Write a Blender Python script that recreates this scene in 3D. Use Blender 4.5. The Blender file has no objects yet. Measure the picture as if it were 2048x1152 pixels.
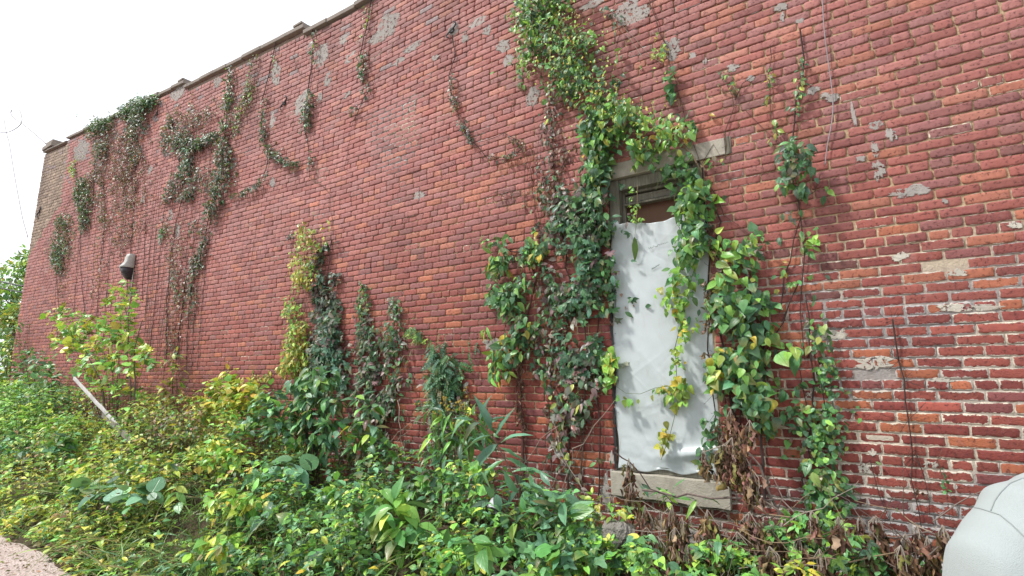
import bpy, bmesh, math, random
import numpy as np
from mathutils import Vector, Matrix
from mathutils.bvhtree import BVHTree
C = bpy.context.scene
COL = C.collection
rng = np.random.default_rng(7)
random.seed(7)
R = math.radians
# ------------------------------------------------------------------ camera
F_PX = 1050.0; PITCH = 9.8336; YAW = 34.613; CAM_Y = -3.85; CAM_Z = 1.55
cd = bpy.data.cameras.new('camera'); cam = bpy.data.objects.new('camera', cd); COL.objects.link(cam)
cam.location = (0, CAM_Y, CAM_Z); cam.rotation_euler = (R(90 + PITCH), 0, R(YAW))
cd.sensor_width = 36; cd.lens = 36 * F_PX / 2048; cd.clip_end = 2000; cd.clip_start = .05
C.camera = cam
C.render.resolution_x = 1024; C.render.resolution_y = 576
# ------------------------------------------------------------------ sky and sun
SUN_DIR = Vector((-.46, -.46, .86)).normalized()
world = bpy.data.worlds.new("World"); C.world = world; world.use_nodes = True
wn = world.node_tree; bg = wn.nodes['Background']
sky = wn.nodes.new('ShaderNodeTexSky'); sky.sky_type = 'NISHITA'; sky.sun_disc = False
sky.sun_elevation = math.asin(SUN_DIR.z); sky.sun_rotation = math.atan2(SUN_DIR.x, SUN_DIR.y)
sky.dust_density = 4; sky.air_density = 1.2
mx = wn.nodes.new('ShaderNodeMix'); mx.data_type = 'RGBA'; mx.inputs[0].default_value = .88
wn.links.new(sky.outputs[0], mx.inputs[6]); mx.inputs[7].default_value = (10.6, 10.9, 11.4, 1)   # overcast cloud layer
wn.links.new(mx.outputs[2], bg.inputs[0]); bg.inputs[1].default_value = .112
sd = bpy.data.lights.new('sun', 'SUN'); sun = bpy.data.objects.new('sun', sd); COL.objects.link(sun)
sd.energy = 3.6; sd.angle = R(6); sd.color = (1, .96, .9)
sun.rotation_euler = SUN_DIR.to_track_quat('Z', 'Y').to_euler()
C.view_settings.view_transform = 'Standard'; C.view_settings.look = 'None'
C.view_settings.exposure = 0.38; C.view_settings.gamma = 1
C.render.engine = 'CYCLES'; C.render.filter_size = 1.15
# ------------------------------------------------------------------ helpers
_p, _y = R(PITCH), R(YAW)
_F = np.array((-math.sin(_y) * math.cos(_p), math.cos(_y) * math.cos(_p), math.sin(_p)))
_R = np.array((math.cos(_y), math.sin(_y), 0.0))
_U = np.array((math.sin(_y) * math.sin(_p), -math.cos(_y) * math.sin(_p), math.cos(_p)))
O3 = np.array((0, CAM_Y, CAM_Z))
def ray(x, y): return _F + (x - 1024) / F_PX * _R + (576 - y) / F_PX * _U
def at(x, y, Y=0.0):
    r = ray(x, y); return O3 + r * ((Y - CAM_Y) / r[1])
def atd(x, y, d): return O3 + ray(x, y) * d
def link(o, parent=None):
    COL.objects.link(o)
    if parent: o.parent = parent
    return o
def tag(o, label=None, cat=None, group=None, kind=None):
    if label: o['label'] = label
    if cat: o['category'] = cat
    if group: o['group'] = group
    if kind: o['kind'] = kind
    return o
def empty(name, loc=(0, 0, 0)):
    o = bpy.data.objects.new(name, None); COL.objects.link(o); o.location = loc; o.empty_display_size = .1
    return o
def sstep(a, b, x):
    t = np.clip((x - a) / (b - a), 0, 1); return t * t * (3 - 2 * t)
def hash2(ix, iy, s=0):
    n = (ix.astype(np.int64) * 374761393 + iy.astype(np.int64) * 668265263 + s * 974711) & 0xffffffff
    n = ((n ^ (n >> 13)) * 1274126177) & 0xffffffff
    return ((n ^ (n >> 16)) & 0xffffff) / float(0xffffff)
def vnoise(x, y, s=0):
    x = np.asarray(x, float); y = np.asarray(y, float)
    ix, iy = np.floor(x), np.floor(y); fx, fy = x - ix, y - iy
    fx = fx * fx * (3 - 2 * fx); fy = fy * fy * (3 - 2 * fy)
    a, b = hash2(ix, iy, s), hash2(ix + 1, iy, s); c, d = hash2(ix, iy + 1, s), hash2(ix + 1, iy + 1, s)
    return (a * (1 - fx) + b * fx) * (1 - fy) + (c * (1 - fx) + d * fx) * fy
def fbm(x, y, s=0, o=3):
    r = 0; a = .5; t = 0
    for i in range(o):
        r = r + a * vnoise(np.asarray(x) * 2 ** i, np.asarray(y) * 2 ** i, s + i * 17); t += a; a *= .5
    return r / t
class MB:
    """collects vertices/faces (+ colour, uv) and builds one mesh object"""
    def __init__(s): s.v = []; s.f = []; s.c = []; s.n = 0; s.uv = []; s.mi = []
    def add(s, V, F, col=(1, 1, 1), uv=None, mi=0):
        V = np.asarray(V, float).reshape(-1, 3)
        s.v.append(V); s.f.extend([tuple(i + s.n for i in f) for f in F]); s.mi.extend([mi] * len(F))
        c = np.ones((len(V), 4)); c[:, :3] = col; s.c.append(c)
        s.uv.append(np.zeros((len(V), 2)) if uv is None else np.asarray(uv, float)); s.n += len(V)
    def box(s, c, d, rot=None, col=(1, 1, 1), mi=0):
        V = np.array([(x, y, z) for x in (-.5, .5) for y in (-.5, .5) for z in (-.5, .5)]) * np.array(d)
        if rot is not None: V = V @ np.array(rot).T
        s.add(V + np.array(c), [(0, 1, 3, 2), (4, 6, 7, 5), (0, 4, 5, 1), (2, 3, 7, 6), (0, 2, 6, 4), (1, 5, 7, 3)], col, mi=mi)
    def tube(s, pts, rad, n=5, col=(1, 1, 1), mi=0, taper=1.0, cap=True):
        P = np.array([np.asarray(p, float) for p in pts]); m = len(P)
        if m < 2: return
        rad = np.full(m, rad) * np.linspace(1, taper, m) if np.isscalar(rad) else np.asarray(rad)
        T = np.gradient(P, axis=0); T /= np.linalg.norm(T, axis=1)[:, None] + 1e-9
        ref = np.array((0.13, 1, .21)) if abs(T[0][1]) < .8 else np.array((1, .1, .2))
        A = np.cross(T, ref); A /= np.linalg.norm(A, axis=1)[:, None] + 1e-9; B = np.cross(T, A)
        an = np.arange(n) * 2 * math.pi / n
        V = (P[:, None] + rad[:, None, None] * (np.cos(an)[None, :, None] * A[:, None] + np.sin(an)[None, :, None] * B[:, None])).reshape(-1, 3)
        F = [(i * n + j, i * n + (j + 1) % n, (i + 1) * n + (j + 1) % n, (i + 1) * n + j) for i in range(m - 1) for j in range(n)]
        if cap: F += [tuple(range(n))[::-1], tuple((m - 1) * n + j for j in range(n))]
        s.add(V, F, col, mi=mi)
    def build(s, name, mats, parent=None, smooth=False, bevel=0):
        me = bpy.data.meshes.new(name)
        V = np.concatenate(s.v) if s.v else np.zeros((0, 3))
        me.from_pydata(V.tolist(), [], s.f)
        at_ = me.color_attributes.new('col', 'FLOAT_COLOR', 'POINT')
        if len(V): at_.data.foreach_set('color', np.concatenate(s.c).ravel())
        if not isinstance(mats, (list, tuple)): mats = [mats]
        for m in mats: me.materials.append(m)
        me.polygons.foreach_set('material_index', s.mi)
        if smooth: me.polygons.foreach_set('use_smooth', [True] * len(me.polygons))
        o = link(bpy.data.objects.new(name, me), parent)
        if bevel:
            b = o.modifiers.new('bevel', 'BEVEL'); b.width = bevel; b.segments = 2; b.limit_method = 'ANGLE'
        return o
def fast_mesh(name, V, loops, sizes, col, uv, mat, parent=None, smooth=False, extra=None, uv2=None):
    me = bpy.data.meshes.new(name)
    me.vertices.add(len(V)); me.vertices.foreach_set('co', np.asarray(V, np.float32).ravel())
    me.loops.add(len(loops)); me.loops.foreach_set('vertex_index', np.asarray(loops, np.int32))
    st = np.concatenate(([0], np.cumsum(sizes)[:-1])).astype(np.int32)
    me.polygons.add(len(sizes)); me.polygons.foreach_set('loop_start', st)
    try: me.polygons.foreach_set('loop_total', np.asarray(sizes, np.int32))
    except Exception: pass
    me.update(calc_edges=True)
    a = me.color_attributes.new('col', 'FLOAT_COLOR', 'POINT'); a.data.foreach_set('color', np.asarray(col, np.float32).ravel())
    if extra is not None:
        a = me.color_attributes.new('aux', 'FLOAT_COLOR', 'POINT'); a.data.foreach_set('color', np.asarray(extra, np.float32).ravel())
    for nm, u in (('uv', uv), ('uvb', uv2)):
        if u is not None:
            l = me.uv_layers.new(name=nm); l.data.foreach_set('uv', np.asarray(u, np.float32)[np.asarray(loops)].ravel())
    me.materials.append(mat)
    if smooth: me.polygons.foreach_set('use_smooth', [True] * len(sizes))
    me.validate()
    return link(bpy.data.objects.new(name, me), parent)
# ------------------------------------------------------------------ materials
class G:
    def __init__(s, name):
        s.m = bpy.data.materials.new(name); s.m.use_nodes = True; s.t = s.m.node_tree
        s.b = s.t.nodes['Principled BSDF']; s.out = s.t.nodes['Material Output']
    def n(s, t, **k):
        nd = s.t.nodes.new('ShaderNode' + t)
        for a, v in k.items(): setattr(nd, a, v)
        return nd
    def set(s, sock, v):
        if hasattr(v, 'links') or hasattr(v, 'is_linked'): s.t.links.new(v, sock)
        else: sock.default_value = v
    def math(s, op, a, b=None, c=None, clamp=False):
        nd = s.n('Math', operation=op, use_clamp=clamp)
        for i, v in enumerate((a, b, c)):
            if v is not None: s.set(nd.inputs[i], v)
        return nd.outputs[0]
    def mix(s, f, a, b, mode='MIX'):
        nd = s.n('Mix', data_type='RGBA', blend_type=mode)
        s.set(nd.inputs[0], f); s.set(nd.inputs[6], a if not isinstance(a, tuple) else (*a[:3], 1)); s.set(nd.inputs[7], b if not isinstance(b, tuple) else (*b[:3], 1))
        return nd.outputs[2]
    def noise(s, scale, detail=3, rough=.55, vec=None, dist=0):
        nd = s.n('TexNoise'); nd.inputs['Scale'].default_value = scale; nd.inputs['Detail'].default_value = detail
        nd.inputs['Roughness'].default_value = rough; nd.inputs['Distortion'].default_value = dist
        s.t.links.new(vec if vec is not None else s.obj(), nd.inputs['Vector']); return nd.outputs[0]
    def obj(s):
        if not hasattr(s, '_o'): s._o = s.n('TexCoord').outputs['Object']
        return s._o
    def scaled(s, v):
        nd = s.n('Mapping'); s.t.links.new(s.obj(), nd.inputs[0]); nd.inputs['Scale'].default_value = v; return nd.outputs[0]
    def ramp(s, f, lo, hi): return s.math('MULTIPLY', s.math('SUBTRACT', f, lo), 1 / (hi - lo), clamp=True)
    def attr(s, nm): return s.n('Attribute', attribute_name=nm).outputs
    def bump(s, h, dist=.003, strength=1):
        b = s.n('Bump'); b.inputs['Distance'].default_value = dist; b.inputs['Strength'].default_value = strength
        s.t.links.new(h, b.inputs['Height']); s.t.links.new(b.outputs[0], s.b.inputs['Normal']); return b.outputs[0]
    def fin(s, col, rough=.7, spec=.4, metal=0):
        s.set(s.b.inputs['Base Color'], (*col[:3], 1) if isinstance(col, tuple) else col); s.set(s.b.inputs['Roughness'], rough)
        s.b.inputs['Specular IOR Level'].default_value = spec; s.b.inputs['Metallic'].default_value = metal
        return s.m
def m_generic(name, col, rough=.7, var=.35, scale=20, bump=.002, spec=.35, metal=0, dirt=(.08, .07, .06), dirt_amt=.35):
    g = G(name); n1 = g.noise(scale, 4); n2 = g.noise(scale * .25, 3)
    c = g.mix(g.math('MULTIPLY', g.ramp(n2, .45, .75), dirt_amt), tuple(col), dirt)
    c = g.mix(g.math('MULTIPLY', n1, var), c, tuple(x * .55 for x in col))
    g.bump(g.noise(scale * 3, 4), bump); return g.fin(c, rough, spec, metal)
def m_brick():
    g = G('brick'); col = g.attr('col')[0]; aux = g.n('SeparateColor'); g.t.links.new(g.attr('aux')[0], aux.inputs[0])
    smear, grey, rgh = aux.outputs[0], aux.outputs[1], aux.outputs[2]
    sa = g.n('SeparateXYZ'); g.t.links.new(g.n('UVMap', uv_map='uv').outputs[0], sa.inputs[0])
    sb = g.n('SeparateXYZ'); g.t.links.new(g.n('UVMap', uv_map='uvb').outputs[0], sb.inputs[0])
    d = g.math('MINIMUM', g.math('MINIMUM', sa.outputs[0], sa.outputs[1]), g.math('MINIMUM', sb.outputs[0], sb.outputs[1]))
    nz = g.noise(26, 5, .65); fine = g.noise(140, 4, .7); med = g.noise(9, 4, .6)
    d2 = g.math('SUBTRACT', d, g.math('MULTIPLY', g.math('MULTIPLY', g.math('SUBTRACT', nz, .47), .055), smear))
    m = g.math('DIVIDE', g.math('SUBTRACT', g.math('MULTIPLY', smear, .0055), d2), .0022, clamp=True)
    # pits and dark flecks, vertical drag marks, soft blotches
    pit = g.ramp(g.noise(48, 5, .75), .565, .64); c = g.mix(g.math('MULTIPLY', pit, .70), col, (.075, .022, .02))
    c = g.mix(g.math('MULTIPLY', g.ramp(g.noise(12, 5, .7), .52, .66), .30), c, g.mix(.75, c, (.10, .03, .03)))
    st = g.ramp(g.noise(16, 3, .6, g.scaled((2.2, 1, .35))), .42, .75)
    c = g.mix(g.math('MULTIPLY', st, .30), c, (.17, .045, .045))
    hz = g.ramp(g.noise(7, 4, .7, g.scaled((1, 1, .8))), .60, .78); c = g.mix(g.math('MULTIPLY', hz, .28), c, (.52, .33, .31))
    c = g.mix(g.math('MULTIPLY', g.math('SUBTRACT', fine, .5), .35, clamp=True), c, (.40, .14, .10))
    cs = g.mix(grey, (.66, .58, .46), (.36, .34, .34)); cs = g.mix(g.math('MULTIPLY', fine, .45), cs, (.28, .25, .23))
    c = g.mix(m, c, cs)
    ed = g.math('DIVIDE', d, .006, clamp=True)
    h = g.math('ADD', g.math('MULTIPLY', fine, g.math('ADD', g.math('MULTIPLY', rgh, .9), .3)), g.math('MULTIPLY', g.noise(35, 3), .8))
    h = g.math('SUBTRACT', h, g.math('MULTIPLY', pit, .7)); h = g.math('ADD', h, g.math('MULTIPLY', m, .5)); h = g.math('ADD', h, g.math('MULTIPLY', ed, .3))
    g.bump(h, .0035, .9); return g.fin(c, .72, .38)
def m_mortar():
    g = G('mortar'); col = g.attr('col')[0]; f = g.noise(90, 5, .7); c = g.mix(g.math('MULTIPLY', f, .6), col, (.13, .10, .08))
    c = g.mix(g.math('MULTIPLY', g.ramp(g.noise(14, 4), .5, .7), .35), c, (.12, .09, .075))
    g.bump(g.math('ADD', f, g.noise(30, 3)), .006); return g.fin(c, .95, .2)
def m_patch():
    g = G('cement_patch'); col = g.attr('col')[0]; f = g.noise(70, 5, .7); c = g.mix(g.math('MULTIPLY', f, .5), col, (.20, .185, .18))
    c = g.mix(g.math('MULTIPLY', g.ramp(g.noise(9, 4, .6), .5, .7), .35), c, (.36, .24, .20))
    g.bump(g.math('ADD', f, g.noise(22, 4)), .005); g.fin(c, .9, .25)
    tp = g.n('BsdfTransparent'); ms = g.n('MixShader'); g.t.links.new(g.ramp(g.noise(24, 5, .75), .545, .56), ms.inputs[0]); g.t.links.new(g.b.outputs[0], ms.inputs[1]); g.t.links.new(tp.outputs[0], ms.inputs[2]); g.t.links.new(ms.outputs[0], g.out.inputs[0]); return g.m
def m_leaf(name='leaf', rough=.36, trans=.30, spec=.6):
    g = G(name); col = g.attr('col')[0]
    uv = g.n('SeparateXYZ'); g.t.links.new(g.n('UVMap', uv_map='uv').outputs[0], uv.inputs[0])
    ax = g.math('ABSOLUTE', uv.outputs[0]); mid = g.math('SUBTRACT', 1, g.math('DIVIDE', ax, .09), clamp=True)
    sv = g.math('SINE', g.math('MULTIPLY', g.math('SUBTRACT', uv.outputs[1], g.math('MULTIPLY', ax, .45)), 38))
    vein = g.math('MAXIMUM', mid, g.math('MULTIPLY', g.ramp(sv, .75, 1), .45))
    nz = g.noise(30, 3, .6)
    c = g.mix(g.math('MULTIPLY', vein, .32), col, g.mix(.5, col, (.45, .50, .20)))
    c = g.mix(g.math('MULTIPLY', g.ramp(nz, .45, .8), .45), c, g.mix(.6, col, (.02, .035, .01)))
    c = g.mix(g.math('MULTIPLY', g.ramp(g.noise(75, 3, .6), .66, .72), .5), c, (.14, .09, .03))
    h = g.math('ADD', g.math('MULTIPLY', vein, -1), nz); nrm = g.bump(h, .0016)
    g.fin(c, rough, spec)
    tr = g.n('BsdfTranslucent'); g.t.links.new(g.mix(.35, c, (.30, .42, .05), 'MIX'), tr.inputs[0]); g.t.links.new(nrm, tr.inputs[1])
    ms = g.n('MixShader'); ms.inputs[0].default_value = trans
    g.t.links.new(g.b.outputs[0], ms.inputs[1]); g.t.links.new(tr.outputs[0], ms.inputs[2]); g.t.links.new(ms.outputs[0], g.out.inputs[0])
    return g.m
def m_stem():
    g = G('stem'); col = g.attr('col')[0]; n = g.noise(60, 4, .7, g.scaled((1, 1, .3)))
    c = g.mix(g.math('MULTIPLY', n, .7), col, (.03, .022, .018)); g.bump(n, .003); return g.fin(c, .85, .2)
def m_plastic():
    g = G('plastic_sheet'); n = g.noise(3, 4, .6); c = g.mix(g.math('MULTIPLY', g.ramp(n, .4, .7), .45), (.60, .655, .68), (.48, .55, .55))
    n2 = g.noise(7, 5, .65, g.scaled((1.6, 1, .7)), 1.2); g.bump(g.math('ADD', n2, g.math('MULTIPLY', g.noise(40, 3), .15)), .006, .5)
    c = g.mix(g.math('MULTIPLY', g.ramp(g.noise(11, 5, .75, g.scaled((1.5, 1, .5))), .56, .74), .35), c, (.33, .31, .24)); g.fin(c, .30, .55)
    tr = g.n('BsdfTranslucent'); tr.inputs[0].default_value = (.85, .9, .88, 1); tp = g.n('BsdfTransparent')
    a = g.n('MixShader'); a.inputs[0].default_value = .28; g.t.links.new(g.b.outputs[0], a.inputs[1]); g.t.links.new(tr.outputs[0], a.inputs[2])
    b = g.n('MixShader'); b.inputs[0].default_value = .07; g.t.links.new(a.outputs[0], b.inputs[1]); g.t.links.new(tp.outputs[0], b.inputs[2])
    g.t.links.new(b.outputs[0], g.out.inputs[0]); return g.m
def m_soil():
    g = G('soil'); n = g.noise(4, 5, .7); f = g.noise(45, 5, .75)
    c = g.mix(g.ramp(n, .35, .65), (.075, .05, .035), (.10, .085, .05)); c = g.mix(g.ramp(f, .5, .75), c, (.17, .12, .08))
    g.bump(g.math('ADD', f, n), .03); return g.fin(c, .95, .2)
def m_path():
    g = G('path_gravel'); n = g.noise(3, 5, .7); f = g.noise(60, 5, .75)
    v = g.n('TexVoronoi'); v.inputs['Scale'].default_value = 55; g.t.links.new(g.obj(), v.inputs[0])
    c = g.mix(g.ramp(n, .35, .7), (.52, .43, .40), (.38, .30, .27)); c = g.mix(g.ramp(f, .5, .72), c, (.62, .56, .52))
    c = g.mix(g.ramp(g.noise(18, 4), .6, .7), c, (.24, .15, .12))
    g.bump(g.math('ADD', f, v.outputs[0]), .012); return g.fin(c, .95, .2)
def m_wood(name, a, b):
    g = G(name); n = g.noise(14, 5, .7, g.scaled((5, 5, .5))); n2 = g.noise(3, 3)
    c = g.mix(g.ramp(n, .35, .65), a, b); c = g.mix(g.math('MULTIPLY', g.ramp(n2, .5, .7), .4), c, (.10, .09, .06)); g.bump(n, .004); return g.fin(c, .85, .25)
def m_cloth(name, col):
    g = G(name); n = g.noise(900, 2); w = g.noise(6, 4, .6)
    c = g.mix(g.math('MULTIPLY', w, .25), col, tuple(x * .82 for x in col)); g.bump(g.math('ADD', n, g.math('MULTIPLY', w, 3)), .0012)
    g.b.inputs['Sheen Weight'].default_value = .15; return g.fin(c, .8, .25)
M = dict(brick=m_brick(), mortar=m_mortar(), patch=m_patch(), leaf=m_leaf(), dead=m_leaf('withered_leaf', .8, .12, .2), stem=m_stem(),
    plastic=m_plastic(), soil=m_soil(), path=m_path(), wood=m_wood('weathered_wood', (.23, .22, .18), (.12, .115, .09)),
    white_wood=m_wood('peeling_white_paint', (.55, .55, .55), (.33, .32, .31)), board=m_generic('brown_board', (.19, .105, .07), .8, .5, 9),
    stone=m_generic('lintel_stone', (.40, .37, .31), .9, .5, 30, .004, dirt=(.14, .13, .10), dirt_amt=.6),
    coping=m_generic('coping_tile', (.27, .23, .20), .85, .5, 14, .004, dirt=(.13, .12, .11), dirt_amt=.6),
    iron=m_generic('rusty_iron', (.05, .045, .05), .7, .4, 30), dark=m_generic('dark_lens', (.035, .03, .035), .35, .2, 20),
    metal=m_generic('painted_metal', (.42, .42, .40), .45, .3, 25, .0008, dirt=(.2, .15, .12)), cable=m_generic('grey_cable', (.28, .25, .27), .6, .3, 30),
    black=m_generic('black_rubber', (.02, .02, .022), .5, .2, 30), ink=m_generic('green_ink', (.03, .07, .06), .6, .1, 30, 0),
    rubble=m_generic('concrete_rubble', (.33, .31, .28), .95, .7, 30, .03, dirt=(.10, .09, .07), dirt_amt=.7), pot=m_generic('white_plastic', (.40, .41, .45), .4, .15, 12, .0005),
    shirt=m_cloth('pale_shirt', (.315, .355, .355)), seam=m_cloth('shirt_seam', (.24, .27, .27)), lining=m_cloth('yellow_lining', (.40, .30, .10)),
    skin=m_generic('skin', (.55, .33, .24), .5, .15, 30, .0005, dirt=(.4, .2, .15)), hair=m_generic('hair', (.07, .045, .03), .6, .5, 60), trousers=m_cloth('trousers', (.09, .10, .13)),
    bark=m_generic('bark', (.13, .10, .08), .9, .6, 25, .01))
# ------------------------------------------------------------------ terrain
def terr(X, Y):
    X = np.asarray(X, float); Y = np.asarray(Y, float)
    edge = -2.25 + .22 * (fbm(X * .9, X * 0 + 3.1, 5) - .5)
    z = .42 * sstep(edge, -.75, Y) + .05 * (fbm(X * 2.2, Y * 2.2, 9) - .5) * sstep(-2.4, -1.9, Y)
    z = z - .25 * sstep(-1.4, .8, X) * sstep(-1.0, -2.6, Y) * 0
    return z
def tz(X, Y): return float(terr(X, Y))
gx = np.concatenate((-np.geomspace(400, 26, 14), np.arange(-25, 7, .22), np.geomspace(8, 400, 14)))
gy = np.concatenate((-np.geomspace(400, 7, 14), np.arange(-6, 1.2, .12), np.geomspace(2, 400, 14)))
XX, YY = np.meshgrid(gx, gy); ZZ = terr(XX, YY)
V = np.stack((XX, YY, ZZ), -1).reshape(-1, 3); nx = len(gx); ny = len(gy)
i, j = np.meshgrid(np.arange(nx - 1), np.arange(ny - 1)); q = (j * nx + i).ravel()
loops = np.stack((q, q + 1, q + nx + 1, q + nx), -1).ravel()
o = fast_mesh('ground', V, loops, np.full(len(q), 4), np.ones((len(V), 4)), None, M['soil'], smooth=True); tag(o, kind='structure')
mb = MB(); xs = np.arange(-60, 20.01, .1); ed = -2.10 + .22 * (fbm(xs * .9, xs * 0 + 3.1, 5) - .5) + .10 * (fbm(xs * 4, xs * 0, 31) - .5)
ys = np.linspace(0, 1, 22)
V = np.array([(x, -6.5 + (e + 6.5) * t, .012 + .012 * float(vnoise(x * 3, t * 12, 4))) for x, e in zip(xs, ed) for t in ys])
mb.add(V, [(a * 22 + b, (a + 1) * 22 + b, (a + 1) * 22 + b + 1, a * 22 + b + 1) for a in range(len(xs) - 1) for b in range(21)])
o = mb.build('path', M['path'], smooth=True); tag(o, kind='structure')
# ------------------------------------------------------------------ brick wall
PX0, PX1 = -18.12, 5.0
ROOF = 6.35
def rline(X): return np.interp(X, [-18.1, -16.1, -11.3, -9.85, -8.7, -6.2, -5.2, 5], [7.58, 7.36, 6.87, 6.71, 6.62, 6.41, 6.35, 6.35])
def warp(X, Z):
    s = (rline(X) - 1.8) / (ROOF - 1.8); return np.where(Z > 1.8, 1.8 + (Z - 1.8) * s, Z)
def step_h(X): return .10 * (X < -6.2) + .10 * (X < -9.85) - .10 * (X < -16.3)
WIN = (-1.70, -.925, .872, 3.165)        # masonry opening
HOLES = [WIN, (-1.72, -.90, .69, .872)]
def in_hole(x, z): return any(a < x < b and c < z < d for a, b, c, d in HOLES)
CO = .0616; PITCHX = .2065
bx_, bz_, bl_, bh_, hd_ = [], [], [], [], []
k0 = -18
for k in range(k0, 90):
    zc = 1.085 + k * CO; header = (k % 7 == 0)
    if zc > ROOF + .2: break
    pitch = PITCHX / 2 if header else PITCHX
    off = (k % 2) * pitch / 2 + float(hash2(np.array(k), np.array(3))) * .03
    x = PX0 + off - pitch
    while x < PX1:
        xa, xb = x + .0038 + rng.normal(0, .0018), x + pitch - .0038 + rng.normal(0, .0018); x += pitch
        xa = max(xa, PX0); xb = min(xb, PX1)
        if xb - xa < .03: continue
        cut = False
        for (a, b, c, d) in HOLES:
            if zc > c - .02 and zc < d + .02 and xb > a and xa < b:
                if xa < a and xb > b: continue
                if xa < a: xb = a - .002
                elif xb > b: xa = b + .002
                else: cut = True
        if cut or xb - xa < .025: continue
        xm = (xa + xb) / 2
        top = ROOF - .095 + step_h(xm) * .9
        if zc + .03 > top: continue
        bx_.append(xa); bl_.append(xb - xa); bz_.append(zc); hd_.append(header)
bx_ = np.array(bx_); bl_ = np.array(bl_); bz_ = np.array(bz_); hd_ = np.array(hd_); N = len(bx_)
print('bricks', N)
xm = bx_ + bl_ / 2
# ring template: 20 points round the outline, tighter at the corners
def ring(n_long, n_short):
    pts = []
    for a in np.linspace(0, 1, n_long + 1)[:-1]: pts.append((a, 0))
    for a in np.linspace(0, 1, n_short + 1)[:-1]: pts.append((1, a))
    for a in np.linspace(1, 0, n_long + 1)[:-1]: pts.append((a, 1))
    for a in np.linspace(1, 0, n_short + 1)[:-1]: pts.append((0, a))
    return np.array(pts)
RT = ring(8, 3); n = len(RT)
H = CO - .0072 + rng.normal(0, .0012, N)
rough = (vnoise(xm * .6, bz_ * .8, 77) > .58) & (bz_ < 2.6)
corner = np.array([(p[0] in (0, 1)) and (p[1] in (0, 1)) for p in RT]).astype(float)
U = RT[None, :, 0] * bl_[:, None]; W = RT[None, :, 1] * H[:, None]
cin = rng.uniform(.001, .0045, (N, n)) * corner[None]
U += np.where(RT[:, 0] < .5, 1, -1)[None] * cin; W += np.where(RT[:, 1] < .5, 1, -1)[None] * cin
je = np.where(bz_ > 2.2, .0014, .0020)[:, None]
U += rng.normal(0, 1, (N, n)) * je * .8; W += rng.normal(0, 1, (N, n)) * je
tilt = rng.normal(0, .006, N); wav = .006 * (vnoise(xm * .8, bz_ * 2.0, 41) - .5)
dy = rng.normal(0, .0022, N)
zz0 = bz_ - CO / 2 + .0036
def place(u, w, y):
    X = bx_[:, None] + u; Z = zz0[:, None] + wav[:, None] + w + tilt[:, None] * (u - bl_[:, None] / 2)
    return np.stack((X, np.broadcast_to(y, X.shape), warp(X, Z)), -1)
uc, wc = bl_[:, None] / 2, H[:, None] / 2
bev = .0012
Ui = uc + (U - uc) * (1 - 2 * bev / bl_[:, None]); Wi = wc + (W - wc) * (1 - 2 * bev / H[:, None])
A = place(Ui, Wi, (dy)[:, None]); B = place(U, W, (dy + .0012)[:, None]); Cc = place(U, W, np.full((N, 1), .026))
Uj, Wj = uc + (Ui - uc) * .66, wc + (Wi - wc) * .5
Dn = place(Uj, Wj, (dy - .0006 + rng.normal(0, .0005, N))[:, None])
V = np.concatenate((Dn, A, B, Cc), 1).reshape(-1, 3)
uv = np.stack((np.concatenate((Uj, Ui, U, U), 1), np.concatenate((Wj, Wi, W, W), 1)), -1).reshape(-1, 2)
uvb = np.stack((bl_[:, None] - np.concatenate((Uj, Ui, U, U), 1), H[:, None] - np.concatenate((Wj, Wi, W, W), 1)), -1).reshape(-1, 2)
base = (np.arange(N) * 4 * n)[:, None, None]
jn = (np.arange(n) + 1) % n; ar = np.arange(n)
quads = []
for r_ in range(3): quads.append(np.stack((r_ * n + jn, r_ * n + ar, (r_ + 1) * n + ar, (r_ + 1) * n + jn), -1))
quads = np.concatenate(quads)[None] + base
cap = (ar[::-1][None] * 0 + ar[None]) + base[:, :, 0]
loops = np.concatenate((quads.reshape(N, -1)[:, ::1], cap), 1)
sizes = np.tile(np.concatenate((np.full(3 * n, 4), [n])), N)
# brick colours
t = rng.random(N); cols = np.empty((N, 3))
red, dred, purp, orng, brn = np.array((.240, .058, .042)), np.array((.175, .036, .029)), np.array((.180, .055, .054)), np.array((.330, .105, .050)), np.array((.110, .038, .033))
lo = sstep(3.2, 1.6, bz_) * sstep(-3.2, -1.0, xm)
pick = lambda p: np.searchsorted(np.cumsum(p), t)
kinds = np.stack((red, dred, purp, orng, brn))
sel = np.where(rng.random(N) < lo, pick((.42, .38, .05, .13, .02)), pick((.52, .16, .17, .13, .02)))
cols = kinds[np.clip(sel, 0, 4)] * rng.lognormal(0, .12, (N, 1))
fade_veil = (.38 * sstep(1.2, 4.0, bz_) + .18 * sstep(-2.5, -8.0, xm))[:, None] * rng.uniform(.6, 1.3, (N, 1))  # pinker up and left: brick fading plus a glare veil painted into the colour
cols = cols * (1 - fade_veil) + np.array((.46, .24, .225)) * fade_veil
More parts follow.
